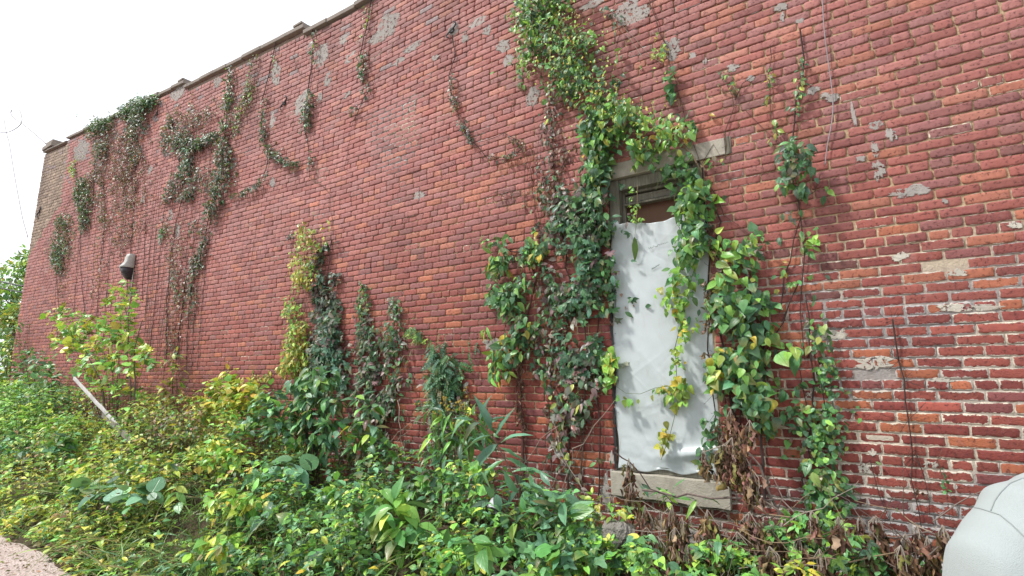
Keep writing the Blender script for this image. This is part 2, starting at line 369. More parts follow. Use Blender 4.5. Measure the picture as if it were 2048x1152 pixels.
# ochre painted strip by the far corner
pt = (xm < -16.05) & (bz_ > 4.15 + 1.2 * (xm + 18.1) * .35 + .3 * (fbm(xm * 2, bz_ * 2, 8) - .5))
pz = sstep(3.6, 4.6, bz_)
cols[pt] = np.array((.27, .205, .15)) * rng.normal(1, .14, (pt.sum(), 1)) * (.8 + .4 * rng.random((pt.sum(), 1)))
gt = (bz_ > 5.0) & (xm < -3.5) & (rng.random(N) < .10 * sstep(4.8, 6.2, bz_)); cols[gt] = np.array((.25, .2, .2))
cols = cols * (.80 + .42 * fbm(xm * .55, bz_ * .45, 202))[:, None]          # soot, damp and old wash that stay on the brick
run = sstep(.50, .70, fbm(xm * 2.3, bz_ * .30, 206)) * sstep(4.2, 6.0, bz_); damp = sstep(1.5, .6, bz_ + .5 * (fbm(xm * 1.2, bz_, 207) - .5))
cols = cols * (1 - .30 * run - .22 * damp)[:, None]
cols = np.clip(cols, .015, .8)
sm = sstep(2.5, 1.9, bz_ + .7 * (fbm(xm * .8, bz_ * .8, 3) - .5)) * sstep(-1.0, -.1, xm) * .9
sm = np.maximum(sm, .8 * sstep(.62, .72, fbm(xm * .7, bz_ * .9, 12)) * sstep(-7, -4, xm))
sm = np.clip(sm * rng.uniform(.35, 1.25, N), 0, 1.15) + (rng.random(N) < .03) * .5
sm = sm + .75 * sstep(1.05, .75, bz_)* (xm > -5)
grey = sstep(.42, .58, fbm(xm * .9, bz_ * 1.6, 21)); grey = np.maximum(grey, sstep(1.15, .85, bz_) * .7)
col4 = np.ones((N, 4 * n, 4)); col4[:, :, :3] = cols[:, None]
aux4 = np.ones((N, 4 * n, 4)); aux4[:, :, 0] = sm[:, None]; aux4[:, :, 1] = grey[:, None]; aux4[:, :, 2] = (rough * 1.0 * (rng.random(N) < .5))[:, None]
bld = empty('brick_building', (-8, 0, 0)); bld.location = (0, 0, 0)
tag(bld, 'long weathered red brick building wall with a stepped parapet and one tall boarded window', 'building')
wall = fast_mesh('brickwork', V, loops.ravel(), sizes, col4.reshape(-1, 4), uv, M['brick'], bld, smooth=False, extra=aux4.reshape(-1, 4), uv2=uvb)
# mortar bed: grid with a per-place recess
gx = np.arange(PX0 + .01, PX1, .055); gz = np.arange(-.3, ROOF + .15, .03)
XX, ZZ = np.meshgrid(gx, gz)
rec = .0120 - .0045 * sstep(-4.5, -1.5, XX) - .0065 * sstep(2.7, 1.9, ZZ + .6 * (fbm(XX * .9, ZZ * .9, 3) - .5)) * sstep(-1.2, -.2, XX) + .003 * sstep(3.2, 5, ZZ) * sstep(-3, -1, XX) * 0
rec = rec + .004 * (fbm(XX * 6, ZZ * 9, 6) - .5) + .008 * sstep(.60, .75, fbm(XX * 1.3, ZZ * 2.0, 55)) * (XX < -.7)
rec = np.clip(rec - .005 * sstep(1.05, .75, ZZ), .004, .024)
topm = ROOF - .09 + step_h(XX) * .9
zw = warp(XX, np.minimum(ZZ, topm))
V = np.stack((XX, rec, zw), -1).reshape(-1, 3); nx = len(gx)
i, j = np.meshgrid(np.arange(nx - 1), np.arange(len(gz) - 1))
cx = (gx[i] + gx[i + 1]) / 2; cz = (gz[j] + gz[j + 1]) / 2
ok = np.ones(cx.shape, bool)
for a, b, c, d in HOLES: ok &= ~((cx > a - .0) & (cx < b + .0) & (cz > c) & (cz < d))
ok &= gz[j] < topm[j, i]
q = (j * nx + i)[ok]
tan = np.array((.54, .40, .24)); dk = np.array((.20, .15, .13)); wh = np.array((.60, .53, .44)); gr = np.array((.33, .31, .31)); gn = np.array((.20, .21, .12))
f1 = fbm(XX * .7, ZZ * .9, 61)[..., None]; f2 = fbm(XX * 1.1, ZZ * 1.7, 21)[..., None]
leftm = (sstep(-4.0, -8.0, XX) * sstep(1.2, 2.8, ZZ) + .75 * sstep(3.6, 4.6, ZZ) * sstep(-2.0, -3.6, XX) )[..., None].clip(0, 1)
c = tan * (1 - sstep(.5, .7, f1) * .5) + dk * sstep(.5, .7, f1) * .5
c = c * (1 - leftm * .8) + dk * leftm * .8  # grimy upper-left joints, with recess shade put into the mortar colour
lr = (sstep(2.5, 1.9, ZZ + .7 * (fbm(XX * .8, ZZ * .8, 3) - .5)) * sstep(-1.0, -.2, XX))[..., None]
c = c * (1 - lr) + (wh * (1 - sstep(.42, .58, f2)) + gr * sstep(.42, .58, f2)) * lr
lowg = (sstep(1.3, .7, ZZ) * .5)[..., None]; c = c * (1 - lowg) + gr * .9 * lowg
c4 = np.ones((len(V), 4)); c4[:, :3] = c.reshape(-1, 3)
fast_mesh('mortar_bed', V, np.stack((q, q + 1, q + nx + 1, q + nx), -1).ravel(), np.full(len(q), 4), c4, None, M['mortar'], bld, smooth=True)
# body behind: returns, reveal, flat roof
mb = MB()
for (xa, xb, za, zb) in ((PX0 + .02, -1.95, -.3, 6.2), (-.66, PX1, -.3, 6.2), (-1.95, -.66, -.3, .67), (-1.95, -.66, 3.30, 6.2)):
    mb.box(((xa + xb) / 2, .175, (za + zb) / 2), (xb - xa, .29, zb - za))
mb.box((PX0 + .2, 4.2, 3.4), (.3, 7.8, 7.2)); mb.box((PX1 - .2, 4.2, 3), (.3, 7.8, 6.2)); mb.box(((PX0 + PX1) / 2, 8.2, 3), (PX1 - PX0 - .1, .3, 6.2))
mb.box(((PX0 + PX1) / 2, 4.2, 5.95), (PX1 - PX0 - .5, 7.6, .15))
def m_farbrick():
    g = G('side_brick'); b = g.n('TexBrick'); b.inputs['Scale'].default_value = 1; b.inputs['Brick Width'].default_value = .206; b.inputs['Row Height'].default_value = .0616; b.inputs['Mortar Size'].default_value = .005
    b.inputs['Color1'].default_value = (.33, .09, .07, 1); b.inputs['Color2'].default_value = (.22, .06, .06, 1); b.inputs['Mortar'].default_value = (.3, .25, .2, 1)
    s = g.n('SeparateXYZ'); g.t.links.new(g.obj(), s.inputs[0]); cm = g.n('CombineXYZ'); g.t.links.new(g.math('ADD', s.outputs[0], s.outputs[1]), cm.inputs[0]); g.t.links.new(s.outputs[2], cm.inputs[1]); g.t.links.new(cm.outputs[0], b.inputs[0])
    g.bump(b.outputs[1], .01, -1); return g.fin(g.mix(g.math('MULTIPLY', g.noise(8), .4), b.outputs[0], (.12, .05, .04)), .85, .3)
mb.build('wall_core', m_farbrick(), bld)
mb = MB()                                   # rough mortar on the reveal of the opening
for (c_, d_) in (((-1.71, .10, 1.98), (.016, .16, 2.40)), ((-.914, .10, 1.98), (.016, .16, 2.40))): mb.box(c_, d_, col=(.28, .22, .17))
mb.build('reveal', M['patch'], bld)
# parapet coping, tile by tile
mb = MB(); X = PX1
while X > PX0 + .05:
    Lc = random.uniform(.44, .60)
    for brk in (-6.2, -9.85, -16.3):
        if X > brk + .02 and X - Lc < brk: Lc = X - brk
    xa, xb = max(X - Lc, PX0 - .03), X - .007
    sh = float(step_h(np.array((xa + xb) / 2))); za, zb = [float(rline(np.array(q_))) + sh * 1.0 - .005 for q_ in (xa, xb)]
    j_ = random.gauss(0, .004); h_ = .075 if xa > -16.3 else .05
    y0 = -.040 + random.gauss(0, .006)
    V = []
    for (x_, z_) in ((xa, za), (xb, zb)):
        for (y_, dz) in ((y0, -h_), (y0 - .003, -.02), (y0 + .02, 0), (.16, .03), (.34, 0), (.36, -h_)): V.append((x_, y_, z_ + dz + j_))
    mb.add(V, [tuple(range(6))[::-1], tuple(range(6, 12))] + [(i, (i + 1) % 6, 6 + (i + 1) % 6, 6 + i) for i in range(6)], col=(1, 1, 1))
    X -= Lc
for brk, zt in ((-6.3, .1), (-9.95, .1)):
    z_ = float(rline(np.array(brk))) + float(step_h(np.array(brk - .1)))
    mb.box((brk - .05, .14, z_ + .02), (.20, .38, .035), rot=Matrix.Rotation(.03, 3, 'Y'))
mb.box((PX0 + .35, .15, 7.70), (.78, .42, .10), rot=Matrix.Rotation(.045, 3, 'Y')); mb.box((PX0 + .40, .15, 7.80), (.55, .36, .09), rot=Matrix.Rotation(.06, 3, 'Y'))
mb.build('coping', M['coping'], bld, bevel=.006)
# ragged cement patches smeared over the brick
PATCH = [(775,45,18,22),(765,70,22,13),(825,95,20,9),(797,125,12,7),(688,78,8,9),(603,205,12,22),(640,115,12,20),(655,160,7,16),(622,95,10,12),(545,245,5,14),(550,150,9,20),(695,185,7,9),(640,195,4,11),(700,115,10,8),(955,45,15,7),(907,60,10,12),(975,62,9,9),(1005,92,14,12),(1018,118,9,12),(1065,190,12,18),(1265,30,26,34),(1190,5,28,8),(1340,100,20,24),(1385,115,6,10),(1410,122,5,7),(1467,135,14,9),(1500,158,9,6),(1560,15,16,8),(1565,35,5,10),(1600,42,8,5),(1625,182,14,7),(1650,190,10,5),(1665,195,14,8),(1707,230,5,22),(1752,252,13,9),(1783,268,12,12),(1750,300,7,15),(1722,318,10,6),(1758,340,12,20),(1815,385,34,11),(1840,380,18,9),(1890,400,6,7),(1495,500,26,14),(1802,513,17,8),(1915,546,18,8),(2030,450,14,7),(1655,670,36,10),(1745,727,40,12),(1880,762,26,7),(1905,617,30,8),(1960,615,40,6),(838,390,10,8),(545,365,5,9),(435,165,8,10),(355,190,14,12),(160,300,14,24),(280,300,6,8),(300,340,4,10),(470,325,4,10),(660,610,12,12),(985,690,20,11),(1145,745,20,9),(1640,820,12,12),(1730,937,12,10),(1862,930,14,8),(1745,905,8,7),(930,75,8,9),(870,115,8,5),(340,430,5,12),(355,460,4,14),(285,400,4,7),(320,480,3,9),(1212,985,10,28),(1225,930,6,26),(1620,800,10,16),(1500,740,12,20),(1150,820,14,9),(1505,700,9,14)]
for (px, py, rx, ry) in PATCH:
    mb = MB()
    c0 = at(px, py); wx = abs(at(px + rx, py)[0] - at(px - rx, py)[0]) / 2; wz = abs(at(px, py - ry)[2] - at(px, py + ry)[2]) / 2
    K = 90; th = np.arange(K) * 2 * math.pi / K; sd_ = px * 13 + py
    nr = .70 + 1.5 * (fbm(np.cos(th) * 1.6 + sd_, np.sin(th) * 1.6 + sd_, 3, 4) - .28) + rng.normal(0, .06, K)
    ox = np.cos(th) * nr * wx; oz = np.sin(th) * nr * wz
    g_ = rng.uniform(.85, 1.1); lowr = (px > 1450 and py > 400)
    cc = np.array((.52, .49, .42) if lowr else (.37, .345, .32)) * g_
    V = [(c0[0], -.0036, c0[2])] + [(c0[0] + a * .9, -.0034, c0[2] + b * .9) for a, b in zip(ox, oz)] + [(c0[0] + a, -.0002, c0[2] + b) for a, b in zip(ox, oz)]
    mb.add(V, [(0, 1 + (i + 1) % K, 1 + i) for i in range(K)] + [(1 + i, 1 + (i + 1) % K, 1 + K + (i + 1) % K, 1 + K + i) for i in range(K)], cc)
    mb.build('cement_patch', M['patch'], bld)
# iron wall anchors
for (px, py, s_) in ((570, 207, .62), (905, 62, .55), (315, 228, .5), (80, 424, .9)):
    c0 = at(px, py); mb = MB(); pts = []
    for t_ in np.linspace(-1, 1, 13): pts.append((c0[0] + .12 * s_ * math.sin(t_ * 2.6), -.02 - .01 * abs(t_), c0[2] + .15 * s_ * t_))
    mb.tube(pts, .016 * s_, 6); mb.box((c0[0], -.012, c0[2]), (.05, .022, .05)); mb.build('wall_anchor', M['iron'], bld, smooth=False)
# ------------------------------------------------------------------ window

mb = MB()
def lint(x0, x1, z0, z1, y0, y1, mat, nm, par, nseg=10, jit=.004):
    m_ = MB(); xs = np.linspace(x0, x1, nseg + 1); V = []
    for x_ in xs:
        for (y_, z_) in ((y0, z0), (y0, z1), (y1, z1), (y1, z0)):
            V.append((x_ + random.gauss(0, jit) * (x0 < x_ < x1), y_ + random.gauss(0, jit * .5), z_ + random.gauss(0, jit)))
    F = [(0, 1, 2, 3), tuple(nseg * 4 + k for k in (3, 2, 1, 0))] + [(a * 4 + b, (a + 1) * 4 + b, (a + 1) * 4 + (b + 1) % 4, a * 4 + (b + 1) % 4) for a in range(nseg) for b in range(4)]
    m_.add(V, F); return m_.build(nm, mat, par, bevel=.005)
lint(-1.865, -.765, 3.166, 3.292, -.012, .28, M['stone'], 'lintel', bld)
lint(-.762, -.722, 3.160, 3.300, -.004, .1, M['wood'], 'lintel_end_block', bld, 2)
lint(-1.73, -.885, .70, .868, -.045, .28, M['stone'], 'sill', bld)
win = bpy.data.objects.new('window', None); link(win, bld)
mb = MB()
mb.box((-1.652, .075, 1.98), (.085, .11, 2.36)); mb.box((-.972, .075, 1.98), (.080, .11, 2.36)); mb.box((-1.3125, .080, 3.118), (.59, .10, .09))
mb.box((-1.598, .11, 1.98), (.022, .04, 2.30)); mb.box((-1.022, .11, 1.98), (.022, .04, 2.30)); mb.box((-1.31, .11, 3.06), (.55, .05, .024)); mb.box((-1.31, .115, 3.005), (.55, .03, .06)); mb.box((-1.31, .10, 2.955), (.56, .06, .018))
mb.box((-1.31, .09, .90), (.66, .16, .055))
mb.build('window_frame', M['wood'], win, bevel=.004)
mb = MB(); mb.box((-1.31, .16, 1.95), (.60, .012, 2.26)); mb.build('brown_board', M['board'], win)
# the plastic sheet, a billowing skin stapled over the frame
nxp, nzp = 100, 260
u = np.linspace(0, 1, nxp); v = np.linspace(0, 1, nzp); UU, VV = np.meshgrid(u, v)
Zt = 2.775 + .015 * np.sin(UU * 9) + .03 * (1 - UU) * (UU < .1) - .02 * np.sin(UU * 3.1)
Xp = -1.688 + .012 * np.sin(VV * 21) * (UU < .03) + UU * .755
Zp = .888 + .02 * UU * (1 - VV) + VV * (Zt - .888) + .012 * np.sin(UU * 17) * (VV < .01)
bulge = np.sin(UU * math.pi) ** .6
Yp = .012 - .012 * bulge + .009 * bulge * (fbm(UU * 3, VV * 6, 4, 4) - .5) - .003 * np.abs(np.sin((UU * .9 + VV * 1.7 + .35 * fbm(UU * 2, VV * 3, 8)) * 9)) ** 6 * bulge
Yp += .006 * np.sin(UU * 40 + 3 * VV) * np.exp(-(1 - VV) * 18) + .02 * (fbm(UU * 5 + VV * 3, VV * 22, 15) - .5) * np.exp(-VV * 9)
for _ in range(26):
    a_, u0, v0 = rng.uniform(-1.2, 1.2), rng.random(), rng.random() * 1.0; dl = (UU - u0) * math.cos(a_) * .75 + (VV - v0) * math.sin(a_) * 1.9; dt = -(UU - u0) * math.sin(a_) * .75 + (VV - v0) * math.cos(a_) * 1.9
    Yp += rng.choice([-1, 1]) * rng.uniform(.0006, .0026) * np.exp(-np.abs(dl) / .012) * np.exp(-(dt / rng.uniform(.12, .4)) ** 2)
Yp -= .03 * np.exp(-((VV - .035 - .05 * UU) / .022) ** 2) * sstep(.2, .8, UU)
V = np.stack((Xp, Yp - .004, Zp), -1).reshape(-1, 3); i, j = np.meshgrid(np.arange(nxp - 1), np.arange(nzp - 1)); q = (j * nxp + i).ravel()
pl = fast_mesh('plastic_sheet', V, np.stack((q, q + 1, q + nxp + 1, q + nxp), -1).ravel(), np.full(len(q), 4), np.ones((len(V), 4)), None, M['plastic'], win, smooth=True)
sol = pl.modifiers.new('thick', 'SOLIDIFY'); sol.thickness = .0006
for (xa, ya, xb, yb, w) in ((1297, 497, 1338, 484, 1), (1304, 538, 1320, 529, .8)):
    mb = MB(); pts = []        # scrawled ink marks, unreadable
    for t_ in np.linspace(0, 1, 46):
        p = at(xa + (xb - xa) * t_, ya + (yb - ya) * t_, -.012); pts.append((p[0] + .004 * math.cos(t_ * 60), p[1] - .004, p[2] + .008 * w * math.sin(t_ * 47 + 3 * math.sin(t_ * 9)) * (1.2 - t_)))
    mb.tube(pts, .0011, 4); mb.build('ink_scrawl', M['ink'], pl)
for k in range(11):                          # staples along the top and left edge
    m_ = MB(); q_ = (-1.67 + .07 * k, -.006, 2.755 - .012 * math.sin(k * 2)) if k < 6 else (-1.672, -.004, 2.5 - .3 * (k - 6)); m_.box(q_, (.012, .003, .0025), col=(.1, .1, .1)); m_.build('staple', M['iron'], pl)
mb = MB()                                    # torn black building-paper edge at the left jamb
for k in range(9):
    z_ = 2.2 - k * .155; mb.box((-1.704 + random.gauss(0, .004), -.006, z_), (.014 + .008 * random.random(), .006, .12 + .04 * random.random()), rot=Matrix.Rotation(random.gauss(0, .05), 3, 'Y'))
mb.build('torn_flashing', M['black'], win)
# ------------------------------------------------------------------ wall lamp
lp = at(251, 532, -.10); lx, lz = lp[0], lp[2] - .02
lamp = empty('wall_lamp', (lx + .08, 0, lz)); lamp.scale = (.62, .72, .95); tag(lamp, 'grey metal wall pack lamp with dark lens high on the brick near the sapling', 'lamp')
def loft(rings, name, mat, par, smooth=True):
    m_ = MB(); k = len(rings[0]); V = [p for r_ in rings for p in r_]
    F = [(a * k + b, a * k + (b + 1) % k, (a + 1) * k + (b + 1) % k, (a + 1) * k + b) for a in range(len(rings) - 1) for b in range(k)]
    F += [tuple(range(k))[::-1], tuple((len(rings) - 1) * k + b for b in range(k))]
    m_.add(V, F); return m_.build(name, mat, par, smooth=smooth)
def rrect(w, y0, y1, z, k=16, p=4.0):
    out = []
    for a in range(k):
        th = 2 * math.pi * a / k; c_, s_ = math.cos(th), math.sin(th)
        ex = abs(c_) ** (2 / p) * (1 if c_ > 0 else -1); ey = abs(s_) ** (2 / p) * (1 if s_ > 0 else -1)
        out.append((ex * w / 2, (y0 + y1) / 2 + ey * (y1 - y0) / 2, z))
    return out
loft([rrect(.16, -.10, -.005, .255), rrect(.22, -.16, 0, .245), rrect(.25, -.19, 0, .18), rrect(.26, -.20, 0, .10), rrect(.30, -.27, 0, .02), rrect(.31, -.29, 0, -.005), rrect(.31, -.29, 0, -.025)], 'housing', M['metal'], lamp)
loft([rrect(.29, -.27, -.01, -.027), rrect(.27, -.24, -.01, -.12), rrect(.22, -.18, -.01, -.20), rrect(.16, -.12, -.01, -.245)], 'lens', M['dark'], lamp)
mb = MB(); mb.tube([(.10, -.02, -.03), (.10, -.02, -1.6)], .014, 8); mb.tube([(.0, -.295, -.02), (.0, -.285, -.05)], .012, 8); mb.build('conduit', M['metal'], lamp)
# ------------------------------------------------------------------ leaves
def tm_strip(prof, fold=.10, droop=.22, cup=0.0, twist=0.0):
    """prof: list of (y, halfwidth); 3 verts per row"""
    V, UV = [], []
    for (y, w) in prof:
        z0 = -droop * y * y
        for s in (-1, 0, 1):
            V.append((s * w + twist * y * z0, y, z0 + (fold * abs(s) * w * 2.2) - cup * abs(s) * w)); UV.append((s, y))
    F = []
    for r_ in range(len(prof) - 1):
        a = r_ * 3
        for s in (0, 1): F.append((a + s, a + s + 1, a + 4 + s, a + 3 + s))
    return np.array(V), F, np.array(UV)
OV = [(0, .02), (.10, .13), (.28, .23), (.48, .25), (.70, .18), (.88, .075), (1, .004)]
HT = [(-.14, .16), (-.05, .34), (.10, .43), (.30, .41), (.52, .30), (.75, .16), (.90, .06), (1, .004)]
LN = [(0, .01), (.15, .08), (.35, .13), (.55, .125), (.78, .07), (1, .003)]
RO = [(-.05, .12), (.08, .34), (.3, .46), (.55, .45), (.78, .30), (.93, .12), (.97, .01)]
def tm_join(parts):
    V, F, UV, n_ = [], [], [], 0
    for (t, sc, ang, off, roll) in parts:
        v = t[0] * sc; ca, sa = math.cos(ang), math.sin(ang); cr, sr = math.cos(roll), math.sin(roll)
        x, y, z = v[:, 0] * cr + v[:, 2] * sr, v[:, 1], -v[:, 0] * sr + v[:, 2] * cr
        V.append(np.stack((x * ca - y * sa, x * sa + y * ca, z), -1) + np.array(off)); UV.append(t[2]); F += [tuple(i + n_ for i in f) for f in t[1]]; n_ += len(v)
    return np.concatenate(V), F, np.concatenate(UV)
def tm_lobed(lobes=5, depth=.45, r0=.55):
    V = [(0, .35, 0)]; UV = [(0, .5)]; K = lobes * 6
    for k in range(K):
        th = -math.pi * .5 + 2 * math.pi * (k + .0) / K; ph = (k % 6) / 6
        lob = 1 - depth * abs(math.sin(math.pi * ph)) ** .8
        back = .55 + .45 * (math.sin(th) * .5 + .5)
        r_ = r0 * lob * back * (1 + .05 * (k % 2)); V.append((math.cos(th) * r_ * 1.05, .35 + math.sin(th) * r_, -.10 * r_ + .05 * math.cos(th * 3))); UV.append((math.cos(th) * .9, .5 + .5 * math.sin(th)))
    V = np.array(V); F = [(0, 1 + k, 1 + (k + 1) % K) for k in range(K)]
    return V, F, np.array(UV)
ov, ht, ln, ro = tm_strip(OV), tm_strip(HT, .12, .28), tm_strip(LN, .15, .30), tm_strip(RO, .06, .15)
sm_ = tm_strip([(0, .02), (.3, .27), (.65, .25), (1, .01)], .12, .2)
creeper = tm_join([(ov, .62, a, (0, 0, 0), r_) for a, r_ in ((0, 0), (.75, .15), (-.75, -.15), (1.65, .3), (-1.65, -.3))])
tri = tm_join([(ov, .62, 0, (0, .18, 0), 0), (ov, .5, 1.25, (0, .12, 0), .25), (ov, .5, -1.25, (0, .12, 0), -.25)])
pinn = tm_join([(sm_, .26, s * 1.15, (0, .12 + k * .155, -.05 * k * k * .12), .1 * s) for k in range(6) for s in (-1, 1)] + [(sm_, .26, 0, (0, 1.0, -.15), 0)])
spray = tm_join([(sm_, .34 - .02 * k, (1 if k % 2 else -1) * (.9 - .05 * k), (0, .06 + k * .13, .01 * k), .2 * (1 if k % 2 else -1)) for k in range(7)] + [(sm_, .25, 0, (0, .95, 0), 0)])
mapl, grape = tm_lobed(5, .50, .60), tm_lobed(3, .30, .58)
def tm_withered(seed):
    r_ = np.random.default_rng(seed); prof = [(0, .01), (.12, .06), (.3, .12), (.5, .10), (.7, .13), (.88, .06), (1, .01)]
    V, F, UV = tm_strip(prof, .9, .1); a = V[:, 1] * r_.uniform(1.5, 3.5); x, z = V[:, 0].copy(), V[:, 2].copy()
    V[:, 0] = x * np.cos(a) - z * np.sin(a); V[:, 2] = x * np.sin(a) + z * np.cos(a); V += r_.normal(0, .018, V.shape); return V, F, UV
wi = [tm_withered(s) for s in range(4)]
blade = tm_strip([(0, .012), (.2, .014), (.4, .013), (.6, .011), (.8, .007), (1, .001)], .4, .55)
T = dict(ov=ov, ht=ht, ln=ln, ro=ro, sm=sm_, creeper=creeper, tri=tri, pinn=pinn, spray=spray, maple=mapl, grape=grape, w0=wi[0], w1=wi[1], w2=wi[2], w3=wi[3], blade=blade)
PAL = dict(
    deep=[(.030, .095, .035), (.045, .13, .045), (.025, .075, .04), (.06, .16, .05), (.05, .14, .07)],
    blue=[(.05, .13, .085), (.04, .11, .07), (.07, .17, .11), (.035, .09, .06), (.08, .19, .10)],
    mid=[(.07, .19, .045), (.05, .15, .05), (.10, .24, .05), (.06, .17, .07), (.13, .26, .05)],
    bright=[(.14, .32, .05), (.20, .38, .05), (.10, .26, .06), (.27, .40, .06), (.09, .22, .05)],
    yellow=[(.42, .44, .06), (.50, .42, .05), (.30, .40, .06), (.22, .34, .06), (.55, .40, .06), (.36, .38, .08)],
    mixed=[(.09, .21, .05), (.17, .28, .06), (.30, .36, .07), (.06, .15, .06), (.05, .13, .07), (.22, .30, .08), (.12, .11, .06)],
    dusky=[(.09, .13, .09), (.13, .14, .12), (.16, .10, .11), (.07, .12, .07), (.20, .17, .15), (.12, .07, .08), (.05, .10, .06)],
    darkl=[(.05, .085, .06), (.07, .11, .08), (.035, .07, .05), (.10, .08, .08), (.05, .10, .05), (.09, .12, .10)],
    maroon=[(.15, .06, .065), (.20, .09, .085), (.11, .05, .055), (.24, .12, .11), (.09, .10, .07), (.30, .08, .07)],
    litter=[(.20, .12, .07), (.28, .17, .10), (.14, .08, .05), (.35, .25, .15), (.12, .12, .05), (.25, .24, .08)],
    dead=[(.20, .095, .075), (.14, .065, .05), (.28, .15, .12), (.10, .05, .04), (.34, .21, .17)],
    grass=[(.14, .28, .06), (.20, .33, .08), (.28, .36, .12), (.09, .22, .06), (.38, .36, .18)])
class Leaves:
    def __init__(s): s.d = {}
    def add(s, key, P, Tip, Nrm, S, Cc):
        s.d.setdefault(key, []).append((np.asarray(P, float).reshape(-1, 3), np.asarray(Tip, float).reshape(-1, 3), np.asarray(Nrm, float).reshape(-1, 3), np.asarray(S, float).ravel(), np.asarray(Cc, float).reshape(-1, 3)))
    def build(s, name, parent=None, mat=None):
        Vs, Ls, Ss, Cs, Us, n0 = [], [], [], [], [], 0
        for key, lst in s.d.items():
            P, Tp, Nm, S, Cc = [np.concatenate([l[k] for l in lst]) for k in range(5)]
            tv, tf, tu = T[key]; N_ = len(P); k = len(tv)
            y = Tp / (np.linalg.norm(Tp, axis=1)[:, None] + 1e-9); x = np.cross(y, Nm); x /= np.linalg.norm(x, axis=1)[:, None] + 1e-9; z = np.cross(x, y)
            loc = tv[None] * S[:, None, None]; loc = loc * np.stack((rng.uniform(.8, 1.15, N_), np.ones(N_), rng.uniform(.2, 2.2, N_)), -1)[:, None]
            loc[:, :, 2] += (rng.normal(0, .012, (N_, k)) + rng.normal(0, .10, N_)[:, None] * tv[None, :, 0]) * S[:, None]
            V = P[:, None] + loc[:, :, :1] * x[:, None] + loc[:, :, 1:2] * y[:, None] + loc[:, :, 2:] * z[:, None]
            fl = np.concatenate([np.array(f) for f in tf]); sz = np.array([len(f) for f in tf])
            Ls.append((fl[None] + (np.arange(N_) * k)[:, None] + n0).ravel()); Ss.append(np.tile(sz, N_)); Vs.append(V.reshape(-1, 3))
            c4 = np.ones((N_, k, 4)); tipf = np.clip(tv[:, 1], 0, 1)[None, :, None]; shade = rng.normal(1, .06, (N_, k, 1))
            edge = rng.random((N_, 1, 1)) < .16
            c4[..., :3] = Cc[:, None] * shade; c4[..., :3] = np.where(edge, c4[..., :3] * (1 - .5 * tipf) + np.array((.42, .27, .08)) * .5 * tipf, c4[..., :3])
            Cs.append(c4.reshape(-1, 4)); Us.append(np.tile(tu, (N_, 1))); n0 += N_ * k
        if not Vs: return None
        return fast_mesh(name, np.concatenate(Vs), np.concatenate(Ls), np.concatenate(Ss), np.clip(np.concatenate(Cs), 0, 1), np.concatenate(Us), mat or M['leaf'], parent, smooth=True)
def pcol(pal, n_):
    if isinstance(pal, str): pal = {pal: 1}
    ks = list(pal); w = np.array([pal[k] for k in ks], float); w /= w.sum(); ch = rng.choice(len(ks), n_, p=w)
    out = np.empty((n_, 3))
    for a in range(n_): p = PAL[ks[ch[a]]]; out[a] = p[rng.integers(len(p))]
    return np.clip(out * rng.lognormal(0, .26, (n_, 1)) * rng.normal(1, .05, (n_, 3)), .01, .8)
def wall_leaves(L, strip, kind, size, dens, pal, depth=(.02, .10), up=.25):
    """scatter leaves along a strip of photo points (x, y, halfwidth) on the wall"""
    far = np.mean([q_[0] for q_ in strip]) < 780 and strip[0][1] < 620 and kind == 'sm'
    if far: size *= .72; dens *= .95
    else: size *= .70; dens *= 1.5
    pts = []
    for (px, py, w) in strip:
        c0 = at(px, py, -sum(depth) / 2); rx = abs(at(px + w, py)[0] - at(px - w, py)[0]) / 2; rz = abs(at(px, py - w)[2] - at(px, py + w)[2]) / 2
        k_ = 1.15 if far else 1.25; pts.append((c0[0], c0[2], min(rx, rz * 3.2) * k_, rz * k_))
    pts = np.array(pts)
    if len(pts) == 1: seg = [(pts[0], pts[0])]; ar_ = [math.pi * pts[0][2] * pts[0][3]]
    else:
        seg = list(zip(pts[:-1], pts[1:])); ar_ = [math.hypot(b[0] - a[0], b[1] - a[1]) * (a[2] + b[2] + a[3] + b[3]) / 2 for a, b in seg]
    tot = sum(ar_); n_ = max(4, int(tot * dens * 5.0)); ids = rng.choice(len(seg), n_, p=np.array(ar_) / tot)
    A = np.array([seg[k][0] for k in ids]); B = np.array([seg[k][1] for k in ids]); t_ = rng.random((n_, 1)); c0 = A * (1 - t_) + B * t_
    th = rng.uniform(0, 2 * math.pi, n_); rr = np.sqrt(rng.random(n_)) * rng.uniform(.5, 1.15, n_) * np.where(rng.random(n_) < (.34 if far else .24), 1.8, 1)
    X = c0[:, 0] + np.cos(th) * rr * c0[:, 2]; Z = c0[:, 1] + np.sin(th) * rr * c0[:, 3]
    # clumping: break the strip into tufts
    cl = fbm(X * 5.5, Z * 5.5, 91, 2); keep = cl > (.46 if far else .44) - .20 * (1 - rr); X, Z, rr = X[keep], Z[keep], rr[keep]; n_ = len(X)
    if n_ == 0: return
    D = depth[0] + (depth[1] - depth[0]) * rng.random(n_) * (1.1 - rr * .8)
    P = np.stack((X, -np.abs(D), Z), -1)
    tip = np.stack((rng.normal(0, .55, n_), rng.normal(-.35, .3, n_), rng.normal(-.75, .45, n_)), -1)
    nr = np.stack((rng.normal(0, .42, n_), -1 + rng.normal(0, .3, n_), rng.normal(up + .35, .40, n_)), -1)
    S = rng.uniform(.60, 1.2, n_) * size
    if isinstance(kind, str): kind = {kind: 1}
    ks = list(kind); w = np.array([kind[k] for k in ks], float); w /= w.sum(); ch = rng.choice(len(ks), n_, p=w); cc = pcol(pal, n_)
    for a, k in enumerate(ks):
        m = ch == a
        if m.any(): L.add(k, P[m], tip[m], nr[m], S[m], cc[m])
